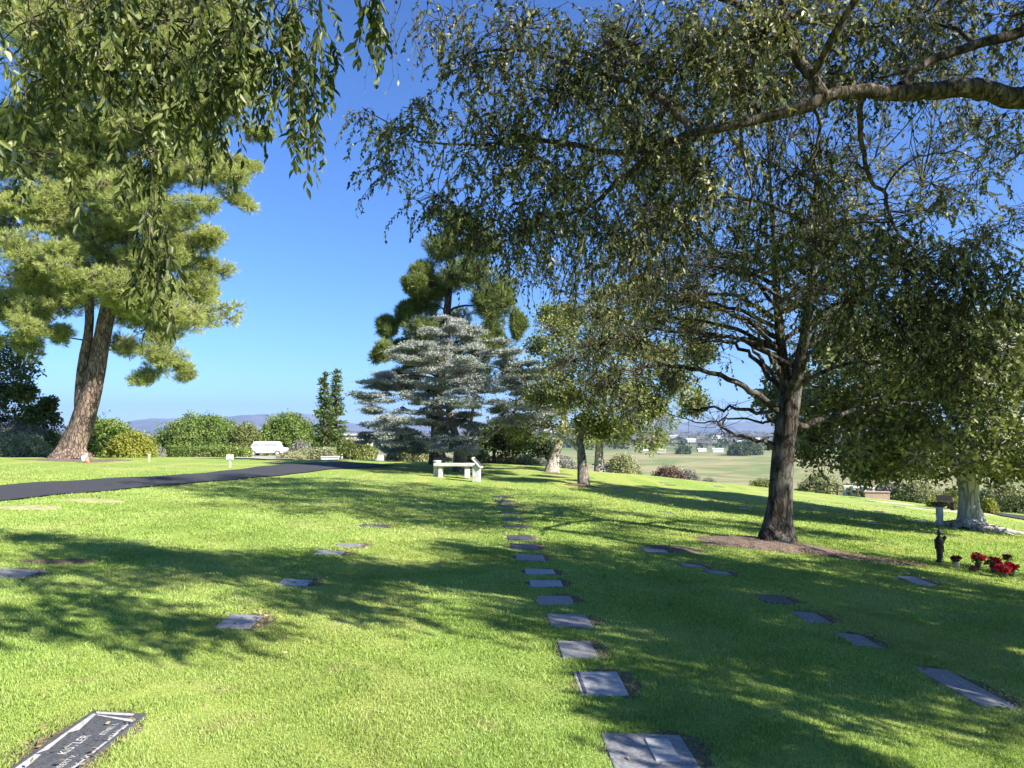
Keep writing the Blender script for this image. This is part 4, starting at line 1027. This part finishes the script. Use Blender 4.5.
# statuette and flowers
g = G(940, 562.5)
r = empty('garden_figure', g, 'slim dark bronze figure with raised arm standing in the lawn', 'statue')
bm = bmesh.new()
lathe_bm(bm, [(.085, 0), (.085, .03), (.06, .05), (.065, .12), (.07, .2), (.065, .26), (.08, .31), (.085, .36), (.055, .40), (.025, .42), (.03, .435), (.042, .46), (.038, .495), (.015, .52)], seg=16)
box_bm(bm, .06, .05, .16, c=(.075, 0, .33), bevel=.02, rot=Matrix.Rotation(.5, 4, 'Y'))
box_bm(bm, .05, .06, .12, c=(.10, 0, .37), bevel=.015, rot=Matrix.Rotation(.9, 4, 'Y')); box_bm(bm, .04, .04, .10, c=(.05, -.04, .22), bevel=.012)
box_bm(bm, .05, .05, .16, c=(-.08, 0, .29), bevel=.02, rot=Matrix.Rotation(-.1, 4, 'Y'))
box_bm(bm, .02, .02, .10, c=(-.005, 0, .57), bevel=.005)
bmesh.ops.scale(bm, vec=(.72, .72, 1.0), verts=bm.verts); bm_obj('figure', bm, M['bronze'], r, smooth_=True)
def flowers(px, py, rad, label, mat, ht=.22, n=26, vase=None):
    g = G(px, py); T = Tree('flower_pot', g, label, 'flowers', 'flowers left on the graves')
    bm = bmesh.new(); lathe_bm(bm, [(.035, -.03), (.045, .07), (.05, .08), (.04, .08)], seg=14); bm_obj('vase', bm, vase or M['dark_stone'], T.root, smooth_=True)
    c = np.array(g) + np.array([0, 0, ht * .75]); tips = c + ellip(n, (rad, rad, rad * .55), .5) 
    T.twigs(np.array(g) + np.array([0, 0, .08]), tips, .003, .002)
    p = np.repeat(tips, 12, 0); d_ = sphere_dirs(len(p)); d_[:, 2] = np.abs(d_[:, 2]) * .7
    T.lv.add(p, d_, .048, .019, False)
    T.lv.build('blossoms', mat, T.root, g)
    T2 = Leaves(); q_ = c + ellip(60, (rad * .9, rad * .9, rad * .5), .2) - np.array([0, 0, .03]); T2.add(q_, sphere_dirs(60) + np.array([0, 0, .3]), .06, .014); T2.build('foliage', M['green_bush'], T.root, g)
    T.limbs.build('stems', M['bark_dark'], T.root, g)
flowers(956.5, 567, .06, 'small dark bouquet in a white cup beside the bronze figure', M['dark_petal'], .16, 16, M['white_stone'])
flowers(978, 568, .11, 'pair of red blooms leftmost of the red flower pots', M['red_petal'], .2)
flowers(994, 573, .12, 'red and pink bouquet in the middle of the red flower pots', M['red_petal'], .2)
flowers(1003, 578, .10, 'low pink-red bouquet nearest the viewer', M['red_petal'], .16)
flowers(1012, 577, .09, 'red bouquet at the right edge of the flower group', M['red_petal'], .2)
flowers(1008, 567, .06, 'small dark maroon bouquet behind the red ones', M['dark_petal'], .2, 14)
flowers(974, 573, .05, 'tiny maroon bouquet lying low left of the middle bouquet', M['dark_petal'], .08, 10)
# signs by the road
def small_sign(px, py, w, hh, post, label, mat, cat='sign', d=None):
    g = G(px, py); r = empty('small_sign', g, label, cat)
    box('post', (.05, .05, post), (0, 0, post / 2 - .02), M['white_paint'], r, .006)
    box('panel', (w, .03, hh), (0, -.042, post - .03 + hh / 2 - .02), mat, r, .006)
    return r
r = small_sign(230, 467.5, .24, .17, .32, 'small white sign on a post by the road bend, with faded pink lettering', M['white_paint'])
box('lettering', (.20, .004, .05), (0, -.0605, .42), M['pink_paint'], r, 0); box('lettering', (.16, .004, .03), (0, -.0605, .35), M['pink_paint'], r, 0)
g = G(149, 461.5); r = empty('marker_post', g, 'tiny white post in the lawn right of the yellow-green bush', 'post')
box('post', (.05, .05, .24), (0, 0, .12), M['stone'], r, .006); box('cap', (.09, .08, .04), (0, 0, .262), M['stone'], r, .008)
g = G(83, 463); r = empty('pinwheel_flag', g, 'small white and red cloth decoration on the lawn by the leaning pine', 'decoration')
bm = bmesh.new(); vs = [bm.verts.new(v) for v in [(-.12, 0, .0), (.10, 0, .02), (.13, .02, .36), (-.10, .03, .22), (0, -.09, .12)]]
for f_ in ((0, 1, 4), (1, 2, 4), (2, 3, 4), (3, 0, 4), (0, 3, 2, 1)): bm.faces.new([vs[k] for k in f_])
bm_obj('white_cloth', bm, M['white_paint'], r)
bm = bmesh.new(); vs = [bm.verts.new(v) for v in [(.06, -.03, .0), (.22, 0, .02), (.18, .03, .2), (.09, 0, .24), (.12, -.08, .1)]]
for f_ in ((0, 1, 4), (1, 2, 4), (2, 3, 4), (3, 0, 4), (0, 3, 2, 1)): bm.faces.new([vs[k] for k in f_])
bm_obj('red_cloth', bm, M['red_paint'], r)
# white wall end with posts behind the road bend
g = GX(331, 39.5); r = empty('low_wall', g, 'low white wall end at the outer side of the road bend', 'wall'); box('wall_body', (.9, .25, .28), (0, 0, .12), M['white_paint'], r, .02); box('coping', (.98, .31, .05), (0, 0, .287), M['white_stone'], r, .01)
for k, px in enumerate((343, 348, 352)):
    g = GX(px, 41); r = empty('picket_post', g, ['left', 'middle', 'right'][k] + ' one of the three white posts beyond the road bend', 'post', 'white posts beyond the road bend'); box('post', (.08, .08, .5), (0, 0, .24), M['white_paint'], r, .006); box('cap', (.11, .11, .03), (0, 0, .507), M['white_paint'], r, .005)
# white block building right of the conifers
g = GX(355, 70); r = empty('white_shed', g, 'small white flat-roofed shed showing behind the shrubs right of the conifers', 'shed'); box('wall', (3.0, 2.5, 2.1), (0, 0, 1.05), M['stone'], r, .02); box('roof', (3.3, 2.8, .15), (0, 0, 2.178), M['stone'], r, .02); box('door', (.7, .05, 1.6), (-.6, -1.28, .8), M['stone'], r, .01)
# white tables and brick wall at the right crest, rail fence
tops = [(846, 491.5), (855, 493), (866, 494)]
for k, (px, py) in enumerate(tops):
    g = GX(px, 30 - k * .3) ; r = empty('white_table', g, ['leftmost white stone table of the three at the lawn edge', 'middle white stone table of the three at the lawn edge', 'rightmost white stone table of the three at the lawn edge'][k], 'table', 'white stone tables at the lawn edge', rz=-.15)
    box('tabletop', (.42, .3, .08), (0, 0, .38), M['white_stone'], r, .01)
    for sx in (-.15, .15): box('leg', (.08, .26, .34), (sx, 0, .17), M['white_stone'], r, .01)
g = GX(874, 29); r = empty('brick_wall', g, 'low pinkish brick wall right of the white tables', 'wall', rz=-.2); box('wall_body', (.9, .2, .26), (0, 0, .10), M['brick'], r, .01); box('coping', (.96, .26, .04), (0, 0, .252), M['brick'], r, .008)
g = GX(835, 31.5); r = empty('rail_fence', g, 'dark wooden rail fence left of the white tables', 'fence', rz=-.12)
for k in range(5): box('post', (.06, .06, .6), (-.8 + k * .4, 0, .28), M['dark_wood'], r, .006)
for z in (.25, .5): box('rail', (1.7, .04, .05), (0, -.052, z), M['dark_wood'], r, .005)

# ---------------------------------------------------------------- grave markers
from mathutils import Quaternion
def slope_frame(x, y, yaw):
    e = .15
    nx_ = -(h(x + e, y) - h(x - e, y)) / (2 * e); ny_ = -(h(x, y + e) - h(x, y - e)) / (2 * e)
    nrm = Vector((nx_, ny_, 1)).normalized()
    qn = Vector((0, 0, 1)).rotation_difference(nrm)
    return (qn @ Quaternion((0, 0, 1), yaw)).to_euler()
STONES = []
def slab_mesh(name, lx, ly, th=.05, bevel=.008):
    bm = bmesh.new(); box_bm(bm, lx, ly, th, c=(0, 0, -th / 2 + .006), bevel=bevel)
    me = bpy.data.meshes.new(name); bm.to_mesh(me); bm.free(); return me
def line_mesh(rows, seed, lx, ly):
    """rows of short engraved strokes, read from the left side of the plot"""
    r = np.random.default_rng(seed); bm = bmesh.new()
    n = len(rows)
    for i_, ln in enumerate(rows):
        x = -lx / 2 + lx * (i_ + 1) / (n + 1); hgt = lx / (n + 1) * .56; y = -ly * ln / 2
        while y < ly * ln / 2:
            wd = r.uniform(.008, .016)
            if r.random() > .14:
                vs = [bm.verts.new(v) for v in ((x - hgt / 2, y, .0085), (x + hgt / 2, y, .0085), (x + hgt / 2, y + wd * .38, .0085), (x - hgt / 2, y + wd * .38, .0085))]
                bm.faces.new(vs)
                if r.random() > .4:
                    zx = x + r.choice([-1, 0, 1]) * hgt * .42
                    vs = [bm.verts.new(v) for v in ((zx - .0025, y + wd * .38, .0085), (zx + .0025, y + wd * .38, .0085), (zx + .0025, y + wd, .0085), (zx - .0025, y + wd, .0085))]; bm.faces.new(vs)
            y += wd * 1.35
    me = bpy.data.meshes.new('inscription'); bm.to_mesh(me); bm.free(); return me
def grave(px, py, lx, ly, mat, label, yaw=.04, rows=None, rim=True, group='flat grave markers set in the lawn', seed=1, pos=None, proto=None):
    g = pos or G(px, py)
    r = empty('grave_marker', g + Vector((0, 0, .004)), label, 'grave marker', group)
    r.rotation_euler = slope_frame(g.x, g.y, yaw)
    link('slab', slab_mesh('slab', lx, ly), mat, r)
    if rows: link('inscription', line_mesh(rows, seed, lx * .8, ly), M['engrave'], r)
    STONES.append((g.x, g.y, lx / 2, ly / 2, yaw))
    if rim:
        c = Vector((g.x + .06, g.y + .03, 0)); o = patch('soil_and_shade_rim', c, lx * .5 + .10, ly * .5 + .07, yaw, M['soil'], .008, 0, seed + 40, 40, 5); tag(o, kind='structure')  # soil edge, set off-centre to paint the shaded side of a sunken slab
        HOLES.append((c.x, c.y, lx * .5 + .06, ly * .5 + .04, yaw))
    return r
row = [(651, 756, .44, .50, 'blue-grey grave marker with a small raised panel, nearest in the middle row', 'granite_blue'), (600, 684, .30, .42, 'pale grey grave marker, second from the viewer in the middle row', 'granite_pale'),
       (577, 650, .26, .42, 'grey grave marker, third from the viewer in the middle row', 'granite_blue'), (569, 621, .36, .46, 'broad blue-grey grave marker, fourth in the middle row', 'granite_blue'),
       (555, 601, .34, .38, 'grey grave marker, fifth from the viewer in the middle row', 'granite_blue'), (546, 584, .34, .30, 'mottled grave marker with worn lettering, sixth in the middle row', 'granite_pale'), (540, 572, .34, .28, 'mottled light grave marker, seventh in the middle row', 'granite_pale')]
for k, (px, py, lx, ly, lb, mt) in enumerate(row):
    r = grave(px, py, lx, ly, M[mt], lb, seed=k + 1, rows=[None, [.7, .5, .6], [.6, .4], [.7, .5], None, [.8, .6, .7], [.8, .7]][k])
    if k == 0: link('raised_panel', slab_mesh('raised_panel', .13, .26, .02, .004), M['granite_pale'], r, (.07, .05, .008))
    if k == 1: link('side_strip', slab_mesh('side_strip', .02, .40, .012, .002), M['granite_dark'], r, (-.12, 0, .004))
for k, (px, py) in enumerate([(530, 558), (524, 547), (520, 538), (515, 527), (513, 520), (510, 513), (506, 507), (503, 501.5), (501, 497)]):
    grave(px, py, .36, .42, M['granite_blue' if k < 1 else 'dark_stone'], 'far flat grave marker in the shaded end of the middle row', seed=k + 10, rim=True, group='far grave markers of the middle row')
grave(240, 622, .27, .38, M['granite_blue'], 'blue-grey grave marker with lines of white lettering, in sun at left', rows=[.8, .6, .75, .5], seed=22)
grave(295, 583, .30, .30, M['granite_pale'], 'weathered pale grave marker behind the one with white lettering', seed=23, rows=[.6])
grave(350, 545.5, .34, .26, M['granite_blue'], 'light grey grave marker in tree shade, third in the left row', seed=24)
grave(330, 553, .34, .26, M['granite_pale'], 'half overgrown grave marker just left of the third in the left row', seed=25)
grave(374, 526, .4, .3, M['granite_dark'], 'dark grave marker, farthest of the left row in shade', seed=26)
grave(8, 573.5, .5, .4, M['granite_blue'], 'pale grey grave marker cut by the left edge of the photo', seed=27)
grave(962, 687, .28, .80, M['granite_blue'], 'long blue-grey grave marker at the lower right with a leafy soil rim', seed=28, rows=[.5, .35])
grave(858, 641, .24, .38, M['granite_blue'], 'grey grave marker left of the long one, in deep shade', seed=29, rows=[.7, .5])
grave(811, 618, .24, .38, M['granite_blue'], 'grey grave marker, third in the right row', seed=30, rows=[.7, .5])
grave(775, 600, .3, .34, M['granite_dark'], 'dark overgrown grave marker, fourth in the right row', seed=31)
grave(916, 581, .24, .5, M['granite_pale'], 'pale grave marker in shade left of the flowers', seed=32)
grave(692, 566, .3, .3, M['granite_dark'], 'dark grave marker sunk in the grass left of the mulch bed', seed=33)
grave(718, 573, .3, .3, M['granite_dark'], 'dark sunken grave marker below the mulch bed', seed=34)
grave(655, 551, .34, .26, M['granite_pale'], 'light grave marker beside a bare patch left of the central tree', seed=35)
# far rows of tiny markers in the sunny lawn: copies of one thing
fr = grave(0, 0, .34, .26, M['dark_stone'], 'tiny flat grave marker in the far sunny lawn', rim=False, group='tiny markers in the far lawn', pos=GX(700, 20))
spots = []
for x0 in (-8.6, -5.6, 3.3, 5.9, 8.4, 10.9, 13.4):
    for y0 in np.arange(16.5, 29, 1.05):
        if x0 < 0 and y0 > 19: continue
        if random.random() < .45: spots.append((x0 - .05 * y0 + .9 + random.uniform(-.1, .1), y0 + random.uniform(-.1, .1)))
for (x, y) in spots:
    if abs(x) > .72 * y: continue
    c = fr.copy(); COL.objects.link(c); c.location = (x, y, h(x, y) + .004); c.rotation_euler = slope_frame(x, y, .04)
    for ch in fr.children:
        k = ch.copy(); COL.objects.link(k); k.parent = c
    STONES.append((x, y, .17, .13, .04))

# the dark double marker at the lower left, read from its left side
ca, cb = G(93, 712), G(15, 767)
ax = (cb - ca); ax.z = 0; Ln = ax.length
yaw = math.atan2(-ax.y, -ax.x) - PI / 2           # local +y runs away from the viewer
cc = (G(92, 712) + G(148, 715)) / 2; Wd = (G(148, 715) - G(92, 712)).length
Wd = min(max(Wd, .3), .42); Ln2 = .86
fwd = Vector((-math.sin(yaw), math.cos(yaw), 0))
c = cc - fwd * (Ln2 / 2); c = Vector((c.x, c.y, h(c.x, c.y)))
r = empty('grave_marker', c + Vector((0, 0, .004)), 'charcoal double grave marker with white border and family name, at the lower left', 'grave marker', 'flat grave markers set in the lawn')
r.rotation_euler = slope_frame(c.x, c.y, yaw)
link('slab', slab_mesh('slab', Wd, Ln2), M['granite_dark'], r)
def poly(pts, z=.0084):
    bm = bmesh.new(); bm.faces.new([bm.verts.new((a_, b_, z)) for a_, b_ in pts]); me = bpy.data.meshes.new('border'); bm.to_mesh(me); bm.free(); return me
hw, hl = Wd / 2, Ln2 / 2
def border():
    bm = bmesh.new(); z = .0084
    def f(*p): bm.faces.new([bm.verts.new((a_, b_, z)) for a_, b_ in p])
    f((-hw + .03, hl - .02), (hw - .06, hl - .02), (hw - .06, hl - .05), (-hw + .05, hl - .05))
    f((-hw + .03, hl - .052), (-hw + .05, hl - .052), (-hw + .075, hl - .26), (-hw + .045, hl - .30), (-hw + .03, hl - .30))
    f((-hw + .03, hl - .302), (-hw + .045, hl - .302), (-hw + .06, hl - .50), (-hw + .03, hl - .55))
    f((-hw + .03, hl - .552), (-hw + .06, hl - .552), (-hw + .09, -hl + .02), (-hw + .03, -hl + .02))
    f((hw - .02, hl - .10), (hw - .02, hl - .13), (-hw + .06, hl - .07), (-hw + .06, hl - .06))
    f((hw - .035, hl - .14), (hw - .02, hl - .14), (hw - .02, -hl + .03), (hw - .03, -hl + .03))
    me = bpy.data.meshes.new('border'); bm.to_mesh(me); bm.free(); return me
o = link('border', border(), M['engrave'], r); o['label'] = 'white cut border'
def text(s, size, x, y, name='inscription'):
    cu = bpy.data.curves.new('t', 'FONT'); cu.body = s; cu.size = size; cu.align_x = 'CENTER'; cu.align_y = 'CENTER'; cu.extrude = 0; cu.offset = .0006
    to = bpy.data.objects.new('t', cu); COL.objects.link(to); bpy.context.view_layer.update()
    me = bpy.data.meshes.new_from_object(to.evaluated_get(bpy.context.evaluated_depsgraph_get())); bpy.data.objects.remove(to)
    me.transform(Matrix.Translation((x, y, .0086)) @ Matrix.Rotation(PI / 2, 4, 'Z'))
    return link(name, me, M['engrave'], r)
text('KISTLER', .062, -hw + .15, .0)
text('ETHEL L.', .040, -hw + .215, .20)
text('ROBERT V.', .040, -hw + .215, -.20)
link('inscription', line_mesh([.9], 5, .05, .22), M['engrave'], r, (-hw + .265, .2, 0)); link('inscription', line_mesh([.9], 6, .05, .22), M['engrave'], r, (-hw + .265, -.2, 0))
o = patch('soil_and_shade_rim', Vector((c.x, c.y, 0)), hw + .10, hl + .07, yaw, M['soil'], .006, 0, 77, 40, 5); tag(o, kind='structure')
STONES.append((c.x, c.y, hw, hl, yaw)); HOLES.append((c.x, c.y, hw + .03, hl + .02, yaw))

# ---------------------------------------------------------------- grass blades
def in_rect(x, y, s, grow=0):
    cx, cy, a_, b_, yw = s; dx, dy = x - cx, y - cy
    u = dx * math.cos(yw) + dy * math.sin(yw); v = -dx * math.sin(yw) + dy * math.cos(yw)
    return (np.abs(u) < a_ + grow) & (np.abs(v) < b_ + grow)
def in_ell(x, y, s):
    cx, cy, a_, b_, yw = s; dx, dy = x - cx, y - cy
    u = dx * math.cos(yw) + dy * math.sin(yw); v = -dx * math.sin(yw) + dy * math.cos(yw)
    return (u / a_) ** 2 + (v / b_) ** 2 < 1
def grass(n, y0, y1, hgt, wid, power, seed):
    r = np.random.default_rng(seed)
    # areal density ~ 1/y^2: with x uniform in a wedge, density of y ~ 1/y
    y = y0 * (y1 / y0) ** r.random(n); x = y * r.uniform(-.80, .80, n)
    keep = r.random(n) > smooth(11, 23, y) * .96
    for s in STONES: keep &= ~in_rect(x, y, s, .0 if s[1] < 8 else .05)
    thin = r.random(n) < .25
    for s in HOLES: keep &= ~(in_ell(x, y, s) & ~thin)
    # keep the road free
    ra = np.array([list(p) for p in curve([G(*p) for p in near_px], 40)]); rb = np.array([list(p) for p in curve([G(*p) for p in far_px], 40)])
    yn = np.interp(x, ra[:, 0], ra[:, 1], right=1e9); yf = np.interp(x, rb[:, 0], rb[:, 1], right=-1e9)
    keep &= ~((y > yn - .02) & (y < yf + .02) & (x < ra[-1, 0]))
    x, y = x[keep], y[keep]; n = len(x)
    k = (y / y0) ** power
    # clumpy height
    cn = .5 + .25 * np.sin(x * 9 + 3 * np.sin(y * 5)) + .25 * np.sin(y * 11 + 2 * np.sin(x * 7))
    L_ = hgt * (.55 + .6 * cn) * r.uniform(.6, 1.3, n) * (1 + .13 * (k - 1))
    w = wid * k * r.uniform(.6, 1.3, n)
    a_ = r.uniform(0, 2 * PI, n); lean = r.uniform(.1, .95, n)
    d = np.stack([np.cos(a_) * lean, np.sin(a_) * lean, np.ones(n)], -1); d = norm(d)
    f_ = r.uniform(0, 2 * PI, n); s = np.stack([np.cos(f_), np.sin(f_), np.zeros(n)], -1)
    base = np.stack([x, y, H(x, y) - .004], -1)
    mid = base + d * (L_ * .5)[:, None]
    d2 = d + np.stack([np.cos(a_) * .5, np.sin(a_) * .5, -.25 * np.ones(n)], -1) * lean[:, None]; tip = mid + norm(d2) * (L_ * .5)[:, None]
    v = np.stack([base + s * w[:, None] * .5, mid + s * w[:, None] * .45, tip, mid - s * w[:, None] * .45, base - s * w[:, None] * .5], 1).reshape(-1, 3)
    b_ = np.arange(n)[:, None] * 5
    me = bpy.data.meshes.new('grass')
    me.vertices.add(len(v)); me.vertices.foreach_set('co', v.astype(np.float32).ravel())
    lo = np.concatenate([b_ + np.array([[0, 1, 3, 4]]), b_ + np.array([[1, 2, 3]]) ], 1).astype(np.int32)   # quad + tri per blade, interleaved
    me.loops.add(lo.size); me.loops.foreach_set('vertex_index', lo.ravel())
    me.polygons.add(2 * n); st = np.stack([np.arange(n) * 7, np.arange(n) * 7 + 4], 1).ravel().astype(np.int32)
    me.polygons.foreach_set('loop_start', st); me.update(calc_edges=True)
    return me
M['grass'] = leaf_mat('grass_blade', [(.09, .14, .025), (.22, .33, .06), (.38, .50, .13), (.60, .62, .31)], trans=.3, scale=.9, dry=(.46, .42, .17), rough=.5, spec=.25, tcol=(1.2, 1.25, .5))
tag(link('grass', grass(1250000, 2.4, 24, .026, .0023, .93, 4), M['grass']), 'short green lawn grass', 'grass', kind='stuff')

# fallen leaves and straw
r_ = np.random.default_rng(9)
lv = Leaves(); n = 260; y = 3 * (16 / 3) ** r_.random(n); x = y * r_.uniform(-.75, .75, n); z = H(x, y) + .025
lv.add(np.stack([x, y, z], -1), np.stack([r_.normal(size=n), r_.normal(size=n), .2 * r_.normal(size=n)], -1), .035, .008, False, np.tile([0, 0, 1.], (n, 1)) + r_.normal(size=(n, 3)) * .4)
for s in HOLES[:2] + HOLES[-16:]:
    m_ = 700 if s is HOLES[0] or s is HOLES[1] else 120; a_ = r_.uniform(0, 2 * PI, m_); q_ = r_.random(m_) ** .5
    lx_, ly_ = s[2] * q_ * np.cos(a_) * 1.2, s[3] * q_ * np.sin(a_) * 1.2
    x = s[0] + lx_ * math.cos(s[4]) - ly_ * math.sin(s[4]); y = s[1] + lx_ * math.sin(s[4]) + ly_ * math.cos(s[4])
    ok = np.ones(m_, bool)
    for t_ in STONES: ok &= ~in_rect(x, y, t_) | (r_.random(m_) < .06)
    x, y = x[ok], y[ok]; m_ = len(x)
    lv.add(np.stack([x, y, H(x, y) + .035 + .02 * r_.random(m_)], -1), np.stack([r_.normal(size=m_), r_.normal(size=m_), .3 * r_.normal(size=m_)], -1), .035, .009, False, np.tile([0, 0, 1.], (m_, 1)) + r_.normal(size=(m_, 3)) * .4)
M['litter'] = leaf_mat('dry_leaf', [(.12, .08, .03), (.24, .17, .08), (.36, .28, .13), (.45, .38, .22)], trans=.15, scale=3, tcol=(1, .9, .6))
tag(lv.build('fallen_leaves', M['litter'], None, (0, 0, 0)), 'scattered dry fallen leaves on the lawn', 'leaves', kind='stuff')

# ---------------------------------------------------------------- valley: buildings, far trees
def house(px, depth, w, hh, label, mat):
    g = GX(px, depth); w *= .55; hh *= .7; r = empty('farm_building', g - Vector((0, 0, .3)), label, 'building', 'farm buildings in the valley', rz=random.uniform(-.2, .2))
    box('wall', (w, w * .5, hh), (0, 0, hh / 2), M[mat], r, .05)
    bm = bmesh.new(); rr = w * .5 + .5; dd = w * .25 + .5
    v = [bm.verts.new(p) for p in [(-rr, -dd, hh + .01), (rr, -dd, hh + .01), (rr, dd, hh + .01), (-rr, dd, hh + .01), (-rr, 0, hh * 1.45), (rr, 0, hh * 1.45)]]
    for f_ in ((0, 1, 5, 4), (2, 3, 4, 5), (0, 4, 3), (1, 2, 5), (0, 3, 2, 1)): bm.faces.new([v[k] for k in f_])
    bm_obj('roof', bm, M['stone'], r)
for px, d, w, hh, lb, mt in [(661, 980, 20, 5, 'small grey building at the left end of the green meadow', 'stone'), (717, 1000, 26, 6, 'long white shed at the far edge of the green meadow', 'white_paint'), (701, 1030, 22, 5, 'grey shed left of the long white shed', 'stone'),
                         (645, 1060, 16, 5, 'pale hut beyond the meadow at the left', 'stone'), (740, 1500, 34, 8, 'white farmhouse in the distance right of the long shed', 'white_paint'), (690, 1700, 40, 9, 'distant pale barn above the grey shed', 'stone'), (756, 1900, 44, 9, 'distant white barn behind the bare twigs', 'white_paint'), (715, 2300, 60, 10, 'far white warehouse near the horizon', 'white_paint'), (672, 2400, 60, 10, 'far pale warehouse left of the white one', 'stone')]:
    house(px, d, w, hh, lb, mt)
wd = Leaves(); nt = 1500
yy = 1080 * (7000 / 1080) ** RNG.random(nt) ; xx = (RNG.uniform(-100, 1150, nt) - 512) / F * yy
zz = H(xx, yy)
for k in range(nt):
    s_ = RNG.uniform(3, 8); m_ = 26; wd_p = np.array([xx[k], yy[k], zz[k]]) + ellip(m_, (s_ * RNG.uniform(1, 2.2), s_, s_ * .8), .4) + np.array([0, 0, s_ * .7])
    wd.add(wd_p, sphere_dirs(m_), s_ * .9, s_ * .35)
tag(wd.build('distant_woodland', M['dark_bush'], None, (0, 0, 0)), 'scattered dark trees across the far valley', 'woodland', kind='stuff')
for px, d, s_, lb in [(738, 880, 22, 'dark tree clump on the meadow right of the sheds'), (748, 900, 26, 'larger dark tree clump nearer the central trunk'), (683, 930, 14, 'small dark tree between the meadow buildings')]:
    bush('valley_tree', px, d, s_, s_ * .55, lb, M['dark_bush'], 1.6, .6, cat='tree', dens=.6, group='trees standing on the valley meadow')

# ---------------------------------------------------------------- haze
bm = bmesh.new(); box_bm(bm, 24000, 13200, 460, c=(0, 6400, 195), bevel=0)
hz = bm_obj('haze', bm, None); tag(hz, kind='stuff')
m, nt_, nodes, L = new_mat('haze'); out = nodes.new('ShaderNodeOutputMaterial'); pv = nodes.new('ShaderNodeVolumePrincipled')
pv.inputs['Density'].default_value = 8e-5; pv.inputs['Color'].default_value = (.42, .62, 1, 1); pv.inputs['Anisotropy'].default_value = .2
L.new(pv.outputs[0], out.inputs['Volume']); hz.data.materials.append(m)

# ---------------------------------------------------------------- sky, sun, camera
w = bpy.data.worlds.new('World'); scene.world = w; w.use_nodes = True
nt = w.node_tree; nt.nodes.clear(); out = nt.nodes.new('ShaderNodeOutputWorld'); bg = nt.nodes.new('ShaderNodeBackground'); sky = nt.nodes.new('ShaderNodeTexSky')
sky.sky_type = 'NISHITA'; sky.sun_disc = False; sky.sun_elevation = SUN_EL
sunv = Vector((-LIGHT[0], -LIGHT[1], 0)).normalized()
sky.sun_rotation = math.atan2(sunv.x, sunv.y)
sky.altitude = 100; sky.air_density = 1.0; sky.dust_density = 0; sky.ozone_density = 3.0
bg.inputs['Strength'].default_value = .070
tint = nt.nodes.new('ShaderNodeMix'); tint.data_type = 'RGBA'; tint.blend_type = 'MULTIPLY'; tint.inputs['Factor'].default_value = 1; tint.inputs[7].default_value = (.47, .71, 1.12, 1)
nt.links.new(sky.outputs[0], tint.inputs[6]); nt.links.new(tint.outputs[2], bg.inputs[0]); nt.links.new(bg.outputs[0], out.inputs[0])
ld = bpy.data.lights.new('sun', 'SUN'); ld.energy = 5.0; ld.angle = math.radians(.53); ld.color = (1, .95, .86)
lo = bpy.data.objects.new('sun', ld); COL.objects.link(lo)
dirv = Vector((LIGHT[0] * math.cos(SUN_EL), LIGHT[1] * math.cos(SUN_EL), -math.sin(SUN_EL)))
lo.rotation_euler = dirv.to_track_quat('-Z', 'Y').to_euler(); lo.location = (20, -10, 30)

cd = bpy.data.cameras.new('camera'); cam = bpy.data.objects.new('camera', cd); COL.objects.link(cam)
cam.location = (0, 0, CAMZ); cam.rotation_euler = (PI / 2 + PITCH, 0, 0)
cd.sensor_width = 36; cd.lens = 36 * F / 1024; cd.clip_end = 40000; cd.clip_start = .05
scene.camera = cam
scene.view_settings.view_transform = 'Standard'; scene.view_settings.look = 'None'
scene.view_settings.exposure = 1.45; scene.view_settings.gamma = 1
scene.render.engine = 'CYCLES'
cy = scene.cycles
cy.max_bounces = 6; cy.diffuse_bounces = 2; cy.glossy_bounces = 2; cy.transmission_bounces = 4; cy.transparent_max_bounces = 4; cy.volume_bounces = 0
cy.use_denoising = True; cy.use_adaptive_sampling = True; cy.adaptive_threshold = .02
cy.caustics_reflective = False; cy.caustics_refractive = False
